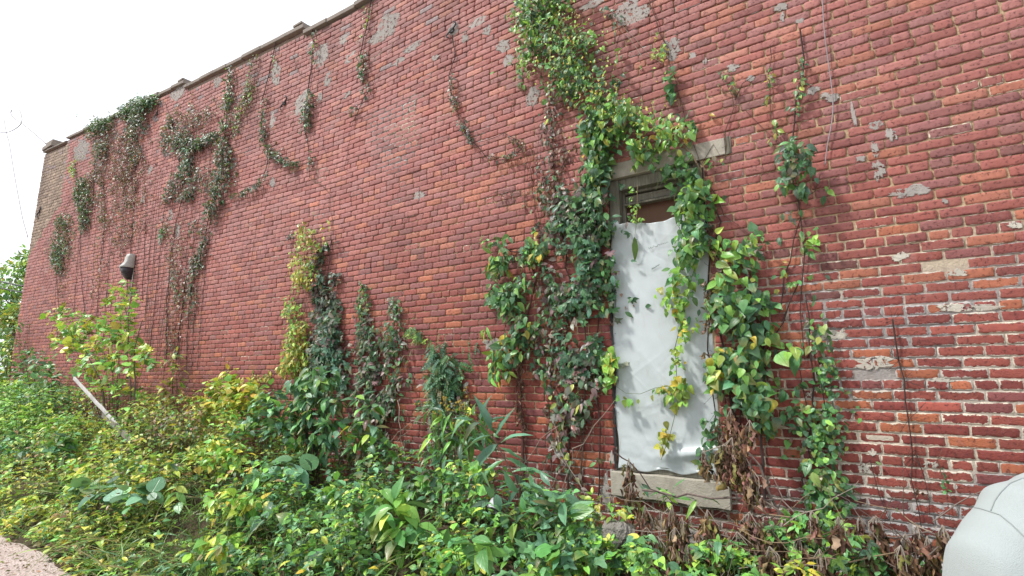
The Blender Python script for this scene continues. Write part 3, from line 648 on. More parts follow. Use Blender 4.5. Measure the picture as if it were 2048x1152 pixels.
def wobble(pts, seg=.12, amp=.02, Y=None):
    out = []; P = [np.asarray(p, float) for p in pts]
    for a, b in zip(P[:-1], P[1:]):
        d = np.linalg.norm(b - a); k = max(1, int(d / seg))
        for t_ in range(k):
            o_ = rng.normal(0, amp, 3); o_[1] *= .4; out.append(a + (b - a) * t_ / k + (o_ if (t_ or out) else 0))
    out.append(P[-1]); return out
for k_ in ('deep','blue','mid','bright','mixed','dusky','darkl'): PAL[k_] = [tuple(min(.62, c_ * (1.15 if k_ == 'darkl' else 1.55)) for c_ in q_) for q_ in PAL[k_]]
SC = dict(dark=(.06, .04, .038), grey=(.20, .16, .14), tan=(.30, .22, .14), red=(.16, .07, .06), green=(.12, .17, .06), brown=(.12, .075, .055), pale=(.42, .36, .30))
def wall_stem(mb, pts, r=.006, col='dark', Y=-.018, amp=.009, hair=0, taper=.5):
    P = [at(x, y, Y) for x, y in pts]; W_ = wobble(P, .10, amp); mb.tube(W_, r * .8, 5, SC[col], taper=taper)
    for k in range(hair):
        a = random.choice(W_); d = np.array((random.gauss(0, .05), -abs(random.gauss(.01, .02)), random.gauss(0, .05)))
        mb.tube([a, a + d * .6, a + d + np.array((random.gauss(0, .01), 0, random.gauss(0, .01)))], .0012, 3, SC[col])
VG = 'vines climbing the brick wall'
def vine(label, stems, strips, cat='vine', name='climbing_vine', group=VG):
    """stems: list of (pts, radius, colour); strips: list of (strip, kind, size, density, palette[, depth])"""
    x0, y0 = stems[0][0][0]; b = at(x0, y0); root = empty(name, (0, 0, 0)); tag(root, label, cat, group)
    mb = MB()
    for s in stems: wall_stem(mb, s[0], s[1], s[2], hair=s[3] if len(s) > 3 else 0, Y=s[4] if len(s) > 4 else -.018)
    mb.build('stem', M['stem'], root)
    L = Leaves()
    for s in strips: wall_leaves(L, *s)
    L.build('foliage', root)
    return root


vine('far left creeper, a dark hanging tuft with bare stems near the building corner',
 [([(112,700),(118,620),(113,560),(118,440),(150,385)], .008, 'brown', 12), ([(140,690),(150,600),(158,480),(170,400)], .007, 'brown', 8), ([(98,700),(108,640),(112,560)], .006, 'dark')],
 [([(120,432,10),(117,470,17),(114,510,16),(113,540,8)], 'sm', .085, 300, {'darkl':3,'deep':2}, (.03,.16)), ([(135,445,8),(125,560,7),(115,600,7)], 'sm', .07, 60, 'maroon'), ([(140,540,8),(130,640,8)],'sm',.06,30,'litter')])
vine('narrow creeper with a bright yellow-green tip left of the lamp, beside the ochre brick',
 [([(165,720),(170,640),(160,520),(162,430),(150,330),(146,300)], .008, 'dark', 14), ([(190,700),(196,600),(205,480),(215,400)], .007, 'dark', 10), ([(205,700),(215,560),(228,430),(240,330)], .008, 'grey', 8)],
 [([(145,325,7),(150,345,9)], 'sm', .08, 250, 'bright'), ([(155,360,10),(160,385,14),(166,410,14),(165,440,8),(162,460,5)], 'sm', .09, 330, {'darkl':3,'deep':2,'maroon':1}, (.03,.16)), ([(185,380,14),(178,340,12)],'sm',.075,90,'maroon')])
vine('dark creeper spilling over the parapet above the yellow-green tipped creeper',
 [([(185,420),(190,330),(200,270),(195,232)], .008, 'dark'), ([(205,520),(210,420),(205,330),(212,260)], .006, 'dark', 8)],
 [([(180,252,14),(205,250,14)], 'sm', .09, 320, {'darkl':3,'deep':2}, (.04,.25)), ([(205,270,16),(198,300,15),(190,325,10)], 'sm', .09, 320, {'darkl':3,'maroon':1,'blue':1}, (.03,.2)), ([(195,330,12),(200,400,10),(205,460,8)], 'sm', .075, 120, {'darkl':2,'maroon':2}), ([(183,236,8),(176,240,5)],'sm',.07,60,'deep',(-.2,.1))])
vine('largest bushy creeper clump crowning the parapet, dark green above reddish trailing leaves',
 [([(250,620),(262,500),(270,380),(272,300),(280,215)], .009, 'dark', 14), ([(285,600),(292,420),(285,300),(290,200)], .007, 'dark', 10), ([(240,540),(245,400),(262,280)], .007, 'grey', 8)] + [([(x_ - 12, 720), (x_ - 4, 600), (x_ + 2, 480), (x_ + 12, 360), (x_ + 16, 300 - .18 * (x_ - 180))], .005, random.choice(['dark', 'brown', 'red', 'grey']), 14) for x_ in (176, 188, 216, 228, 246, 262, 276, 298, 308)],
 [([(238,222,13),(268,210,16),(300,200,9)], 'sm', .085, 330, {'darkl':3,'blue':2,'mid':1}, (.03,.22)), ([(262,262,14),(268,310,12),(258,340,8)], 'sm', .08, 160, {'darkl':2,'maroon':2}), ([(275,215,16),(272,240,15),(262,262,10)], 'sm', .10, 330, {'darkl':3,'blue':1}, (.03,.3)), ([(255,250,20),(250,300,26),(255,350,22),(262,390,14)], 'sm', .075, 120, {'maroon':4,'darkl':1}), ([(258,380,10),(262,420,8),(250,470,8)], 'sm', .07, 80, {'dusky':1,'maroon':1}), ([(225,260,20),(235,330,26),(245,420,24),(240,500,16)], 'sm', .07, 130, {'maroon':4,'dusky':1}), ([(285,300,14),(285,380,14),(275,470,12)], 'sm', .07, 90, {'maroon':3,'litter':1}), ([(210,400,14),(200,500,12),(190,600,12)], 'sm', .07, 60, {'maroon':2,'litter':1})])
vine('broad tangled creeper web with two thick dark arms, high right of the lamp',
 [([(332,720),(335,600),(345,480),(368,380),(345,250),(330,205)], .010, 'dark', 20), ([(352,720),(372,560),(408,480),(430,390),(452,250),(458,125)], .011, 'dark', 20), ([(300,700),(315,560),(328,420),(345,330)], .008, 'dark', 14), ([(318,700),(330,600),(360,470),(385,330),(400,200)], .006, 'grey', 8), ([(372,720),(378,620),(385,520),(390,420)], .007, 'brown', 14), ([(425,300),(390,285),(350,270)], .006, 'dark'), ([(290,640),(300,500),(318,350)],.006,'dark',8)] + [([(x_ - 10, 740), (x_ - 2, 620), (x_ + 8, 500), (x_ + 22, 380), (x_ + 34, 260)], .005, random.choice(['dark', 'brown', 'red', 'grey']), 14) for x_ in (300, 322, 338, 356, 366, 382, 392, 405)],
 [([(345,225,12),(330,260,14),(338,285,16)], 'sm', .08, 190, {'darkl':3,'litter':1}), ([(345,270,14),(370,290,16),(400,285,14),(430,270,12)], 'sm', .085, 260, {'darkl':4,'blue':1,'dusky':1}, (.02,.14)),
  ([(372,300,12),(378,320,13),(360,345,14)], 'sm', .09, 320, {'darkl':2,'blue':2}, (.03,.18)), ([(350,350,14),(338,380,14),(328,405,8)], 'sm', .085, 260, {'darkl':3,'dusky':2,'maroon':1}, (.02,.14)), ([(385,350,12),(375,385,12),(362,395,10)], 'sm', .085, 260, {'darkl':3,'dusky':1}, (.02,.14)),
  ([(460,135,6),(455,180,8),(452,230,9),(445,260,11)], 'sm', .085, 260, {'deep':2,'darkl':3,'mixed':1}, (.02,.12)), ([(440,280,13),(440,320,14),(438,350,16),(428,385,15),(418,415,12),(412,435,7)], 'sm', .09, 330, {'darkl':4,'blue':1,'maroon':1}, (.03,.2)),
  ([(408,480,5),(392,515,12),(380,545,6)], 'sm', .08, 230, 'darkl'), ([(345,535,8),(350,600,6),(375,560,6),(372,620,5)],'sm',.08,130,{'dusky':3,'maroon':1}), ([(323,455,6),(321,475,7)], 'sm', .08, 350, 'deep'), ([(408,450,10),(400,500,12),(385,560,12),(378,640,8)], 'sm', .08, 170, {'darkl':3,'dusky':2,'maroon':1}), ([(440,200,18),(470,230,16),(490,170,12)], 'sm', .065, 90, {'darkl':2,'litter':1,'mixed':1}), ([(400,330,18),(410,380,14)], 'sm', .075, 130, {'darkl':2,'dusky':2,'maroon':1}), ([(384,440,6),(382,470,6)],'sm',.07,200,'darkl'), ([(335,640,14),(340,700,10)],'sm',.08,60,{'dusky':1,'maroon':2}), ([(360,240,25),(390,230,16)],'sm',.06,40,'litter'), ([(330,440,16),(350,500,20),(355,600,16),(345,690,14)],'sm',.07,90,{'maroon':2,'litter':1,'dusky':2}), ([(345,230,22),(390,250,26),(420,220,20)],'sm',.07,110,{'darkl':2,'maroon':2,'litter':1})])
vine('thin olive creeper with sparse small leaves slanting down from the parapet step',
 [([(447,300),(470,250),(492,180),(512,95)], .007, 'brown', 6), ([(430,330),(460,270),(485,235),(510,160)], .005, 'brown')],
 [([(512,95,6),(500,140,5),(492,180,5),(478,225,6),(466,265,7)], 'sm', .07, 210, {'mixed':1,'litter':1,'deep':1}), ([(510,165,5),(495,205,7),(480,235,6)], 'sm', .07, 130, {'mixed':1,'darkl':1})])
vine('hook-shaped creeper bending right along the bricks then back left in a thin trail',
 [([(552,85),(537,150),(525,200),(522,260),(535,305),(560,322),(600,330),(622,322)], .008, 'dark', 10), ([(535,308),(533,340),(520,365),(490,382),(450,395)], .006, 'dark'), ([(500,560),(505,500),(520,420)], .003, 'dark', 8)],
 [([(525,190,5),(522,235,6),(525,270,7),(538,305,8),(565,320,8),(595,328,7)], 'sm', .08, 230, {'darkl':4,'deep':1}, (.02,.1)), ([(530,345,4),(518,368,6),(490,382,5),(460,392,5)], 'sm', .075, 220, 'darkl'), ([(548,95,3),(540,150,3)], 'sm', .06, 90, 'mixed')])
vine('straight dark creeper dropping from the parapet beside a wide grey cement patch',
 [([(626,55),(624,130),(612,200),(608,250),(618,300),(620,355)], .009, 'dark', 8), ([(620,355),(645,372),(662,390),(663,480),(662,560)], .004, 'brown', 4), ([(585,110),(600,150),(622,165)], .004, 'brown'), ([(640,240),(655,330),(663,390)], .003, 'dark')],
 [([(627,60,5),(625,110,6),(622,150,7)], 'sm', .08, 200, {'mixed':1,'darkl':2}), ([(618,185,8),(610,230,10),(608,262,9),(612,285,7)], 'sm', .085, 330, {'darkl':4,'deep':1}, (.02,.12)), ([(618,310,5),(620,348,7)], 'sm', .08, 260, 'darkl')])
vine('short dark leafy creeper with a curved tail left of the looping wiry creeper',
 [([(742,0),(732,60),(720,110),(735,160),(738,180),(708,240)], .008, 'dark', 6), ([(700,40),(712,80),(722,110)], .003, 'tan'), ([(745,170),(770,120),(812,50)], .003, 'grey'), ([(690,330),(700,260),(715,215)], .003, 'dark')],
 [([(735,10,4),(722,80,5)], 'sm', .07, 130, 'mixed'), ([(722,105,8),(720,130,8),(724,150,8)], 'sm', .08, 330, {'darkl':3,'deep':2}), ([(735,165,7),(722,195,9),(705,220,10),(695,240,7)], 'sm', .08, 290, {'darkl':3,'dusky':2})])
vine('yellow-leaved climber rising from the yellow shrub in a bright ragged column',
 [([(560,770),(585,700),(578,640),(600,560),(612,490),(608,440)], .006, 'tan'), ([(585,700),(595,640),(640,560)], .004, 'tan')],
 [([(608,442,10),(612,470,22),(605,505,28),(598,540,26),(610,562,16)], {'ov':2,'sm':2}, .085, 200, {'yellow':6,'bright':2}, (.05,.3)), ([(580,600,12),(578,630,16)], 'ov', .085, 230, {'bright':3,'yellow':2}, (.03,.2)), ([(590,650,10),(580,690,20),(590,720,20),(560,745,14)], 'ov', .085, 300, {'yellow':5,'bright':2}, (.04,.25)), ([(540,752,12),(500,760,10)],'ov',.08,150,'yellow'), ([(608,440,12),(606,520,16),(585,600,16),(582,680,18),(575,750,24)], 'ov', .07, 60, {'yellow':4,'bright':2}, (.03,.2))])
vine('dusky five-leaflet creeper running up just right of the yellow climber',
 [([(645,760),(655,680),(650,600),(660,520),(663,480)], .010, 'dark', 12), ([(630,760),(640,700),(655,640)], .006, 'dark'), ([(685,740),(668,640),(664,560)], .003, 'grey')],
 [([(650,520,20),(652,600,26),(650,680,32),(650,760,38)], {'ov':2,'creeper':1}, .11, 150, {'darkl':3,'dusky':2}), ([(575,462,6),(577,478,5)], 'sm', .07, 300, 'darkl'), ([(655,490,10),(640,505,14),(625,530,8)], {'ov':2,'creeper':1}, .11, 170, {'darkl':3,'maroon':2}, (.03,.12)), ([(655,540,16),(640,570,20),(625,590,10)], {'ov':2,'creeper':2}, .12, 190, {'darkl':3,'maroon':2,'blue':2}, (.03,.14)), ([(655,630,18),(655,670,20),(640,710,28),(650,740,26),(655,790,26)], {'creeper':3,'ov':1}, .15, 130, {'blue':3,'dusky':2}, (.04,.18))])
vine('slim greyish climber with a pointed tip standing alone left of the ferny creeper',
 [([(735,870),(738,760),(733,680),(722,610),(722,560)], .007, 'dark', 12), ([(712,700),(715,650),(725,610)], .005, 'brown', 6), ([(690,760),(700,720),(712,690)], .004, 'brown')],
 [([(725,640,14),(738,740,28),(740,820,36),(735,890,38)], {'ov':3,'creeper':1}, .10, 150, {'dusky':3,'deep':2}), ([(722,562,3),(722,588,8),(722,605,15),(724,625,16)], 'sm', .065, 520, {'deep':3,'mixed':2,'darkl':1}, (.02,.1)), ([(728,645,12),(720,670,9)], 'spray', .12, 120, {'deep':1,'darkl':2}), ([(735,690,12),(738,720,14),(740,760,25),(735,800,28)], {'ov':3,'creeper':1}, .095, 170, {'dusky':5,'deep':1}, (.03,.12))])
vine('twin creeper with small round leaves between the slim climber and the ferny one',
 [([(768,880),(775,800),(778,700),(790,640),(785,595)], .007, 'tan'), ([(805,700),(800,650),(805,625)], .005, 'brown')],
 [([(785,640,16),(782,740,24),(775,820,30),(770,890,34)], {'ov':2,'sm':1}, .09, 140, {'dusky':3,'deep':2}), ([(780,598,8),(788,620,12),(795,640,14)], 'sm', .06, 420, {'dusky':2,'deep':3}, (.02,.1)), ([(775,660,16),(785,700,12)], 'spray', .13, 100, {'deep':1,'darkl':1}), ([(765,740,14),(770,790,18),(765,840,15)], 'ov', .09, 130, {'dusky':3,'deep':1})])
vine('ferny creeper of paired leaflets arching right over the bricks above the goldenrod',
 [([(880,900),(885,820),(885,740),(875,690),(840,670),(812,655)], .006, 'dark', 10), ([(810,655),(800,720),(795,800)], .004, 'brown')],
 [([(890,720,34),(890,800,40),(885,870,42),(880,930,42)], {'ov':2,'pinn':1}, .11, 120, {'deep':2,'dusky':2}), ([(815,658,6),(835,668,9),(855,678,12)], 'spray', .11, 250, {'mixed':2,'bright':1,'deep':1}), ([(868,690,14),(885,710,28),(895,735,28),(880,755,24)], {'pinn':3,'spray':2}, .17, 150, {'deep':3,'blue':2}, (.03,.2)), ([(885,770,26),(875,800,26),(890,800,28)], {'pinn':3,'spray':1}, .17, 100, {'deep':2,'mixed':1,'blue':1}, (.03,.2)), ([(875,830,20),(880,850,22)], {'ov':1,'pinn':1}, .10, 90, 'dusky')])
vine('thin wiry creeper looping in a hook of tiny leaves high left of the window',
 [([(905,70),(912,110),(898,150),(905,210),(935,270),(970,308),(1010,318),(1045,300),(1050,285),(1010,268),(945,285)], .006, 'dark', 16), ([(1045,300),(1060,360)], .003, 'brown')],
 [([(900,145,4),(902,180,5),(910,215,4)], 'sm', .06, 270, {'litter':1,'darkl':2}), ([(918,240,4),(945,285,7),(953,292,5)], 'sm', .06, 300, 'darkl'), ([(975,308,4),(1005,315,5),(1040,300,8),(1050,288,6),(1010,268,5)], 'sm', .055, 230, {'darkl':1,'litter':1,'maroon':1})])
vine('dense bright green vine cascading diagonally from the top of the wall to the lintel',
 [([(1120,-60),(1095,60),(1130,120),(1180,180),(1240,230),(1330,265),(1385,310),(1400,340)], .014, 'tan'), ([(1085,-20),(1110,90),(1170,160)], .012, 'brown'), ([(1250,240),(1300,300),(1350,290)], .006, 'tan'), ([(1285,300),(1320,350),(1312,380)], .004, 'green', 0, -.15)],
 [([(1075,-60,50),(1075,0,52),(1085,50,55),(1095,85,50)], {'ov':3,'grape':1}, .095, 330, {'deep':3,'mid':3,'bright':2}, (.05,.45), .5), ([(1060,100,22),(1045,140,14)], 'ov', .09, 170, {'bright':2,'mid':2}, (.03,.2)), ([(1120,100,45),(1160,145,42),(1190,175,38)], {'ov':3,'grape':1}, .095, 330, {'deep':3,'mid':3,'bright':1}, (.05,.45), .5),
  ([(1200,190,38),(1215,225,42),(1250,235,45),(1290,250,42)], {'ov':3,'ht':1}, .095, 300, {'mid':3,'bright':3,'deep':2,'yellow':.6}, (.05,.4), .5), ([(1300,255,36),(1345,262,28),(1370,260,12)], 'ov', .09, 250, {'bright':3,'mid':2,'yellow':1}, (.05,.3), .5), ([(1075,-50,60),(1090,30,55),(1150,120,50),(1230,210,45),(1310,240,35)], 'sm', .04, 110, {'bright':2,'yellow':2}, (.3,.5), .8), ([(1245,300,22),(1290,300,25)], {'ov':1,'ht':1}, .09, 170, {'mid':2,'bright':1}, (.05,.25))])
vine('dark twiggy sprig with few grey leaves right of the big bright green vine',
 [([(1225,90),(1235,55),(1220,30),(1240,0)], .004, 'grey', 6), ([(1285,115),(1260,80),(1240,60)], .003, 'pale'), ([(1210,10),(1255,60),(1300,110)],.003,'pale')],
 [([(1205,15,10),(1232,45,12),(1225,60,9)], 'ov', .07, 130, {'darkl':2,'blue':1}, (.02,.1))])
vine('thick purple and green leaved creeper immediately left of the plastic-covered window',
 [([(1135,1000),(1140,850),(1130,700),(1140,560),(1115,420),(1105,300),(1100,180)], .010, 'dark', 26), ([(1160,1000),(1165,850),(1175,700),(1165,560),(1180,420),(1185,280)], .009, 'brown', 22), ([(1110,980),(1095,860),(1105,720),(1090,600),(1075,450),(1060,330)], .007, 'brown', 18), ([(1195,1000),(1200,860),(1190,720),(1205,560),(1200,430),(1215,330)], .008, 'dark', 12), ([(1080,960),(1110,880),(1150,820)], .004, 'pale'), ([(1150,960),(1120,900),(1090,830)], .004, 'pale'), ([(1125,990),(1170,880),(1190,830)], .0035, 'pale')],
 [([(1112,180,14),(1100,230,15),(1095,280,18),(1110,330,20)], 'ov', .075, 120, {'maroon':3,'dusky':2}, (.02,.08)), ([(1175,235,18),(1180,280,22),(1190,320,22),(1200,360,20)], {'ht':2,'ov':2}, .11, 170, {'mid':2,'blue':2,'yellow':.5}, (.04,.25)), ([(1115,370,30),(1140,410,40),(1150,450,42)], {'ov':4,'creeper':1}, .085, 200, {'dusky':4,'maroon':2,'darkl':2}, (.02,.14)),
  ([(1200,400,22),(1195,440,26),(1215,430,14)], {'ln':2,'ov':1}, .12, 210, {'deep':3,'blue':1}, (.04,.22)), ([(1120,470,40),(1160,500,42),(1175,540,36)], {'ov':2,'creeper':2}, .11, 230, {'deep':4,'blue':2,'dusky':1}, (.04,.22)), ([(1105,520,30),(1120,570,32),(1150,600,40)], {'ov':3,'creeper':1}, .095, 210, {'deep':3,'dusky':3}, (.03,.18)), ([(1160,640,34),(1150,700,40),(1175,720,38)], {'creeper':3,'ov':2}, .13, 140, {'dusky':3,'blue':2,'deep':1}, (.03,.16)),
  ([(1145,760,40),(1160,800,45),(1130,840,40)], {'creeper':2,'ov':3}, .11, 130, {'dusky':4,'mixed':1,'maroon':1}, (.03,.14)), ([(1175,850,35),(1165,890,38),(1130,900,35)], {'creeper':2,'ov':2}, .115, 75, {'dusky':3,'mixed':1}, (.03,.14)), ([(1120,300,30),(1140,420,45),(1150,560,50),(1150,720,50),(1150,880,45)], 'ov', .06, 120, 'dead', (.01,.03)), ([(1185,220,22),(1190,300,26),(1195,380,26)], {'ov':3,'ht':1}, .095, 190, {'deep':3,'mid':2,'blue':1}, (.04,.22)), ([(1150,380,45),(1170,460,50),(1165,560,50),(1160,660,46)], {'ov':3,'creeper':2}, .10, 170, {'deep':5,'blue':1,'dusky':2}, (.04,.22)), ([(1080,560,24),(1090,640,26),(1100,760,30)], 'ov', .085, 110, {'deep':2,'dusky':3}, (.02,.12)), ([(1100,360,34),(1130,480,50),(1140,620,52),(1150,760,52),(1150,900,48)], {'ov':3,'creeper':1}, .085, 75, {'dusky':4,'deep':3,'maroon':1}, (.02,.12)), ([(1205,400,14),(1205,520,16),(1195,640,18),(1195,760,18)], 'ov', .085, 90, {'deep':3,'mid':1}, (.03,.14)), ([(1160,960,45),(1180,1000,30)], 'ov', .08, 50, {'dusky':1,'litter':2})])
vine('climber with dark withered trunk and drooping green and yellow leaves, left of purple creeper',
 [([(1045,1000),(1045,880),(1038,760),(1045,660),(1075,560),(1060,510),(990,490)], .017, 'red', 40), ([(1050,900),(1030,780),(1050,680)], .010, 'red', 20), ([(1045,650),(1010,610),(985,570)], .006, 'brown'), ([(1040,680),(1000,690),(975,700)], .005, 'tan')],
 [([(962,468,5),(975,482,10)], 'ov', .09, 190, 'mid'), ([(985,490,16),(1030,500,24),(1075,495,26)], 'ov', .11, 170, {'mid':3,'deep':4,'yellow':.7}, (.05,.22)), ([(1050,560,22),(1010,600,26),(985,570,16)], 'ov', .11, 150, {'mid':3,'deep':4}, (.05,.22)), ([(1055,630,24),(1030,680,26),(1000,720,24)], 'ov', .11, 140, {'mid':2,'deep':4,'yellow':.5}, (.04,.2)), ([(985,500,18),(1000,520,16),(980,545,12)], 'ov', .13, 190, {'mid':4,'deep':3,'yellow':1}, (.05,.25)), ([(1030,505,18),(1060,495,22),(1085,510,18)], 'ov', .10, 190, {'deep':3,'mid':2,'yellow':1.2}, (.04,.2)), ([(985,585,12),(1005,595,20),(1020,615,16)], 'ov', .13, 210, {'mid':3,'deep':3}, (.05,.25)), ([(1050,640,20),(1035,670,20)], 'ov', .11, 150, {'deep':3,'mid':1,'maroon':1}, (.04,.2)),
  ([(1010,690,20),(985,710,14),(1000,735,20),(990,755,12)], 'ov', .13, 170, {'mid':4,'deep':2,'yellow':1.5}, (.05,.25)), ([(965,658,7)], 'ln', .18, 60, 'bright'), ([(1042,720,8),(1040,800,7),(1045,860,6)], {'w0':1,'w1':1,'w2':1}, .07, 330, 'dead', (.02,.08))])
vine('heart-leaved vine hanging over the right side of the plastic sheet, yellow lower tips',
 [([(1400,335),(1395,450),(1390,540),(1370,600),(1352,700),(1358,790),(1340,870),(1322,920)], .005, 'green', 0, -.06), ([(1405,335),(1412,450),(1420,560),(1418,700),(1430,850)], .010, 'dark', 16), ([(1385,310),(1345,400),(1370,480),(1345,600)], .004, 'green', 0, -.08), ([(1352,770),(1310,780),(1250,790),(1215,760)], .003, 'green', 0, -.06), ([(1275,370),(1276,410),(1272,455)], .004, 'tan', 0, -.05), ([(1395,325),(1330,380),(1290,390)], .003, 'brown', 0, -.05), ([(1272,455),(1268,478)],.002,'green',0,-.05)],
 [([(1300,335,18),(1350,340,18),(1390,345,14)], 'ht', .08, 120, {'mid':2,'deep':1}, (.06,.16)), ([(1380,300,10),(1350,330,12),(1335,345,10)], 'ht', .085, 120, 'mid', (.04,.15)), ([(1395,360,20),(1385,400,30),(1370,430,30)], {'ht':3,'ov':1}, .095, 300, {'mid':4,'deep':3,'bright':2}, (.04,.2)), ([(1390,450,30),(1375,490,26),(1385,520,22)], {'ht':3,'ov':2}, .10, 280, {'mid':4,'deep':3,'bright':1}, (.04,.2)), ([(1350,540,18),(1360,580,28),(1345,620,20)], {'ht':2,'ov':3}, .085, 230, {'bright':3,'mid':3,'yellow':1}, (.04,.16)), ([(1370,640,20),(1355,690,16),(1350,740,16)], {'ht':2,'sm':3}, .07, 220, {'bright':4,'yellow':1.5}, (.04,.14)),
  ([(1355,750,14),(1365,785,16),(1340,800,16)], 'ht', .085, 160, {'bright':2,'yellow':2}, (.04,.12)), ([(1335,840,12),(1325,880,9),(1325,905,8)], 'ht', .07, 130, 'yellow', (.04,.1)), ([(1215,700,12),(1218,740,12),(1215,780,10)], 'ht', .08, 220, {'bright':4,'yellow':1}, (.05,.15)), ([(1235,795,5),(1275,800,9),(1310,785,8),(1340,775,8)], {'ht':2,'sm':1}, .075, 260, {'bright':3,'yellow':2}, (.04,.1)), ([(1262,375,5),(1268,410,7),(1262,440,6),(1285,437,4)], 'sm', .05, 260, 'bright', (.03,.1)), ([(1230,340,15),(1200,350,15)],'ov',.09,120,'deep',(.03,.15))])
pod = Leaves(); pod.add('ln', [at(1269, 474, -.06)], [(0.02, 0, -1)], [(.6, -1, 0)], [.19], [(.12, .22, .05)]); pod.build('seed_pod', bpy.data.objects['climbing_vine.019'])
vine('heavy heart-leaved climber in a mass right of the window, some yellow and brown leaves',
 [([(1500,1020),(1480,880),(1450,740),(1435,600),(1430,480),(1440,440),(1415,370)], .013, 'dark', 24), ([(1530,1010),(1525,850),(1530,700),(1510,600),(1480,520)], .012, 'dark', 24), ([(1470,900),(1500,760),(1560,640),(1600,560)], .007, 'dark', 8), ([(1410,360),(1450,430),(1500,470)], .006, 'red')],
 [([(1430,480,20),(1470,620,40),(1500,760,40),(1510,860,30)], 'ov', .06, 110, 'dead', (.01,.03)), ([(1460,500,40),(1470,620,50),(1480,760,60)], 'ov', .09, 120, {'deep':3,'mid':2,'dusky':1}, (.03,.14)), ([(1440,470,20),(1470,490,25),(1510,480,25)], {'ht':1,'ov':3}, .10, 170, {'mid':3,'deep':2,'bright':1}, (.04,.2)), ([(1430,520,26),(1450,545,24)], 'ov', .14, 120, {'bright':2,'mid':2,'yellow':1}, (.06,.25)), ([(1480,560,34),(1455,600,30),(1440,640,30)], {'ht':3,'ov':2}, .10, 190, {'mid':4,'deep':3,'yellow':1}, (.04,.25)), ([(1500,590,28),(1490,640,36),(1500,680,34)], {'ht':3,'ov':2}, .105, 190, {'deep':4,'mid':3,'yellow':.6}, (.04,.25)),
  ([(1440,700,24),(1430,740,22),(1440,790,20)], {'ht':3,'ov':1}, .10, 170, {'mid':4,'bright':1,'yellow':1.5}, (.05,.25)), ([(1480,730,40),(1500,770,45),(1510,810,42),(1490,850,30)], {'ht':2,'ov':2}, .098, 210, {'mid':3,'deep':5,'bright':.6,'yellow':.35}, (.05,.3)), ([(1570,720,26),(1590,700,20)], 'ht', .13, 90, {'mid':2,'bright':1}, (.06,.2)), ([(1415,830,12),(1420,880,14),(1410,930,14)], 'ov', .09, 190, {'deep':3,'blue':1}, (.03,.14)), ([(1440,860,22),(1470,900,20)], {'w0':1,'w1':1,'w3':1}, .09, 230, 'dead', (.05,.2)), ([(1415,440,7),(1422,500,8),(1415,690,8),(1420,760,9),(1530,740,8)], {'w0':1,'w2':1}, .07, 230, 'dead', (.03,.12))])
vine('leafy knot of dark green leaves on a long thin vine, high right of the lintel',
 [([(1600,60),(1607,120),(1600,200),(1590,250),(1580,300),(1595,400),(1605,500),(1600,620),(1610,720)], .007, 'dark', 24), ([(1540,90),(1536,180),(1545,260),(1570,310)], .004, 'brown', 6), ([(1490,220),(1530,260),(1575,300)], .003, 'red'), ([(1640,350),(1630,380),(1600,400)], .004, 'brown'), ([(1560,620),(1575,520),(1600,440)], .007, 'dark', 14), ([(1600,560),(1580,600),(1565,640)],.005,'dark',6)],
 [([(1602,110,3),(1602,150,6),(1598,190,6),(1595,220,7),(1580,215,6)], 'sm', .055, 330, {'mixed':2,'deep':2,'litter':1}), ([(1540,120,3),(1538,170,5),(1535,205,7),(1530,215,6)], 'sm', .06, 160, {'yellow':1,'mixed':1}), ([(1545,235,8),(1560,262,8),(1540,285,6)], 'ov', .08, 100, {'mid':1,'yellow':1}), ([(1585,290,22),(1595,320,32),(1590,350,34),(1600,375,26)], {'ov':4,'creeper':1}, .10, 270, {'deep':5,'blue':2,'darkl':1}, (.05,.28)), ([(1575,340,24),(1570,385,16)], 'ov', .10, 120, {'mid':2,'yellow':.6}, (.04,.2)), ([(1640,382,14),(1665,385,12)], 'ov', .09, 110, 'mid'),
  ([(1600,425,16),(1570,440,20)], 'ov', .07, 90, {'litter':1,'mid':1,'dusky':1}), ([(1620,450,16),(1620,480,16),(1605,500,12)], 'ov', .09, 140, {'mid':3,'bright':1}), ([(1570,520,12),(1560,545,10),(1555,580,10)], 'ov', .08, 130, {'mid':2,'yellow':1.5}), ([(1610,560,22),(1600,600,26),(1625,600,20)], {'creeper':1,'ov':1}, .09, 50, {'mid':1,'dusky':1,'maroon':.5})])
vine('dense column of small pointed green leaves, widening down to the ground at right',
 [([(1640,1080),(1640,960),(1632,840),(1622,720),(1612,600)], .010, 'dark', 26), ([(1655,1080),(1665,960),(1650,820),(1640,720)], .007, 'dark', 20), ([(1620,1070),(1615,960),(1620,860),(1600,740)], .006, 'dark', 16)],
 [([(1630,620,24),(1640,760,34),(1645,900,40)], {'ov':1,'sm':2}, .07, 90, {'mid':2,'deep':2,'dusky':1}), ([(1630,655,20),(1640,690,24)], {'creeper':1,'ov':2}, .10, 90, {'mixed':2,'dusky':1}, (.03,.14)), ([(1640,720,32),(1645,760,36),(1640,800,34)], {'sm':2,'grape':1}, .06, 240, {'deep':3,'mid':3}, (.03,.14)), ([(1645,830,36),(1645,880,38),(1640,920,40)], {'sm':1,'grape':2}, .065, 270, {'mid':3,'deep':3}, (.03,.16)), ([(1650,950,44),(1655,990,52),(1665,1030,50)], {'sm':1,'grape':3,'ov':1}, .07, 380, {'mid':3,'deep':4}, (.03,.25)), ([(1635,940,22)], 'ov', .13, 70, {'mixed':1}, (.1,.22)), ([(1600,760,14),(1590,820,16),(1590,860,16)], 'ov', .08, 120, 'deep')])
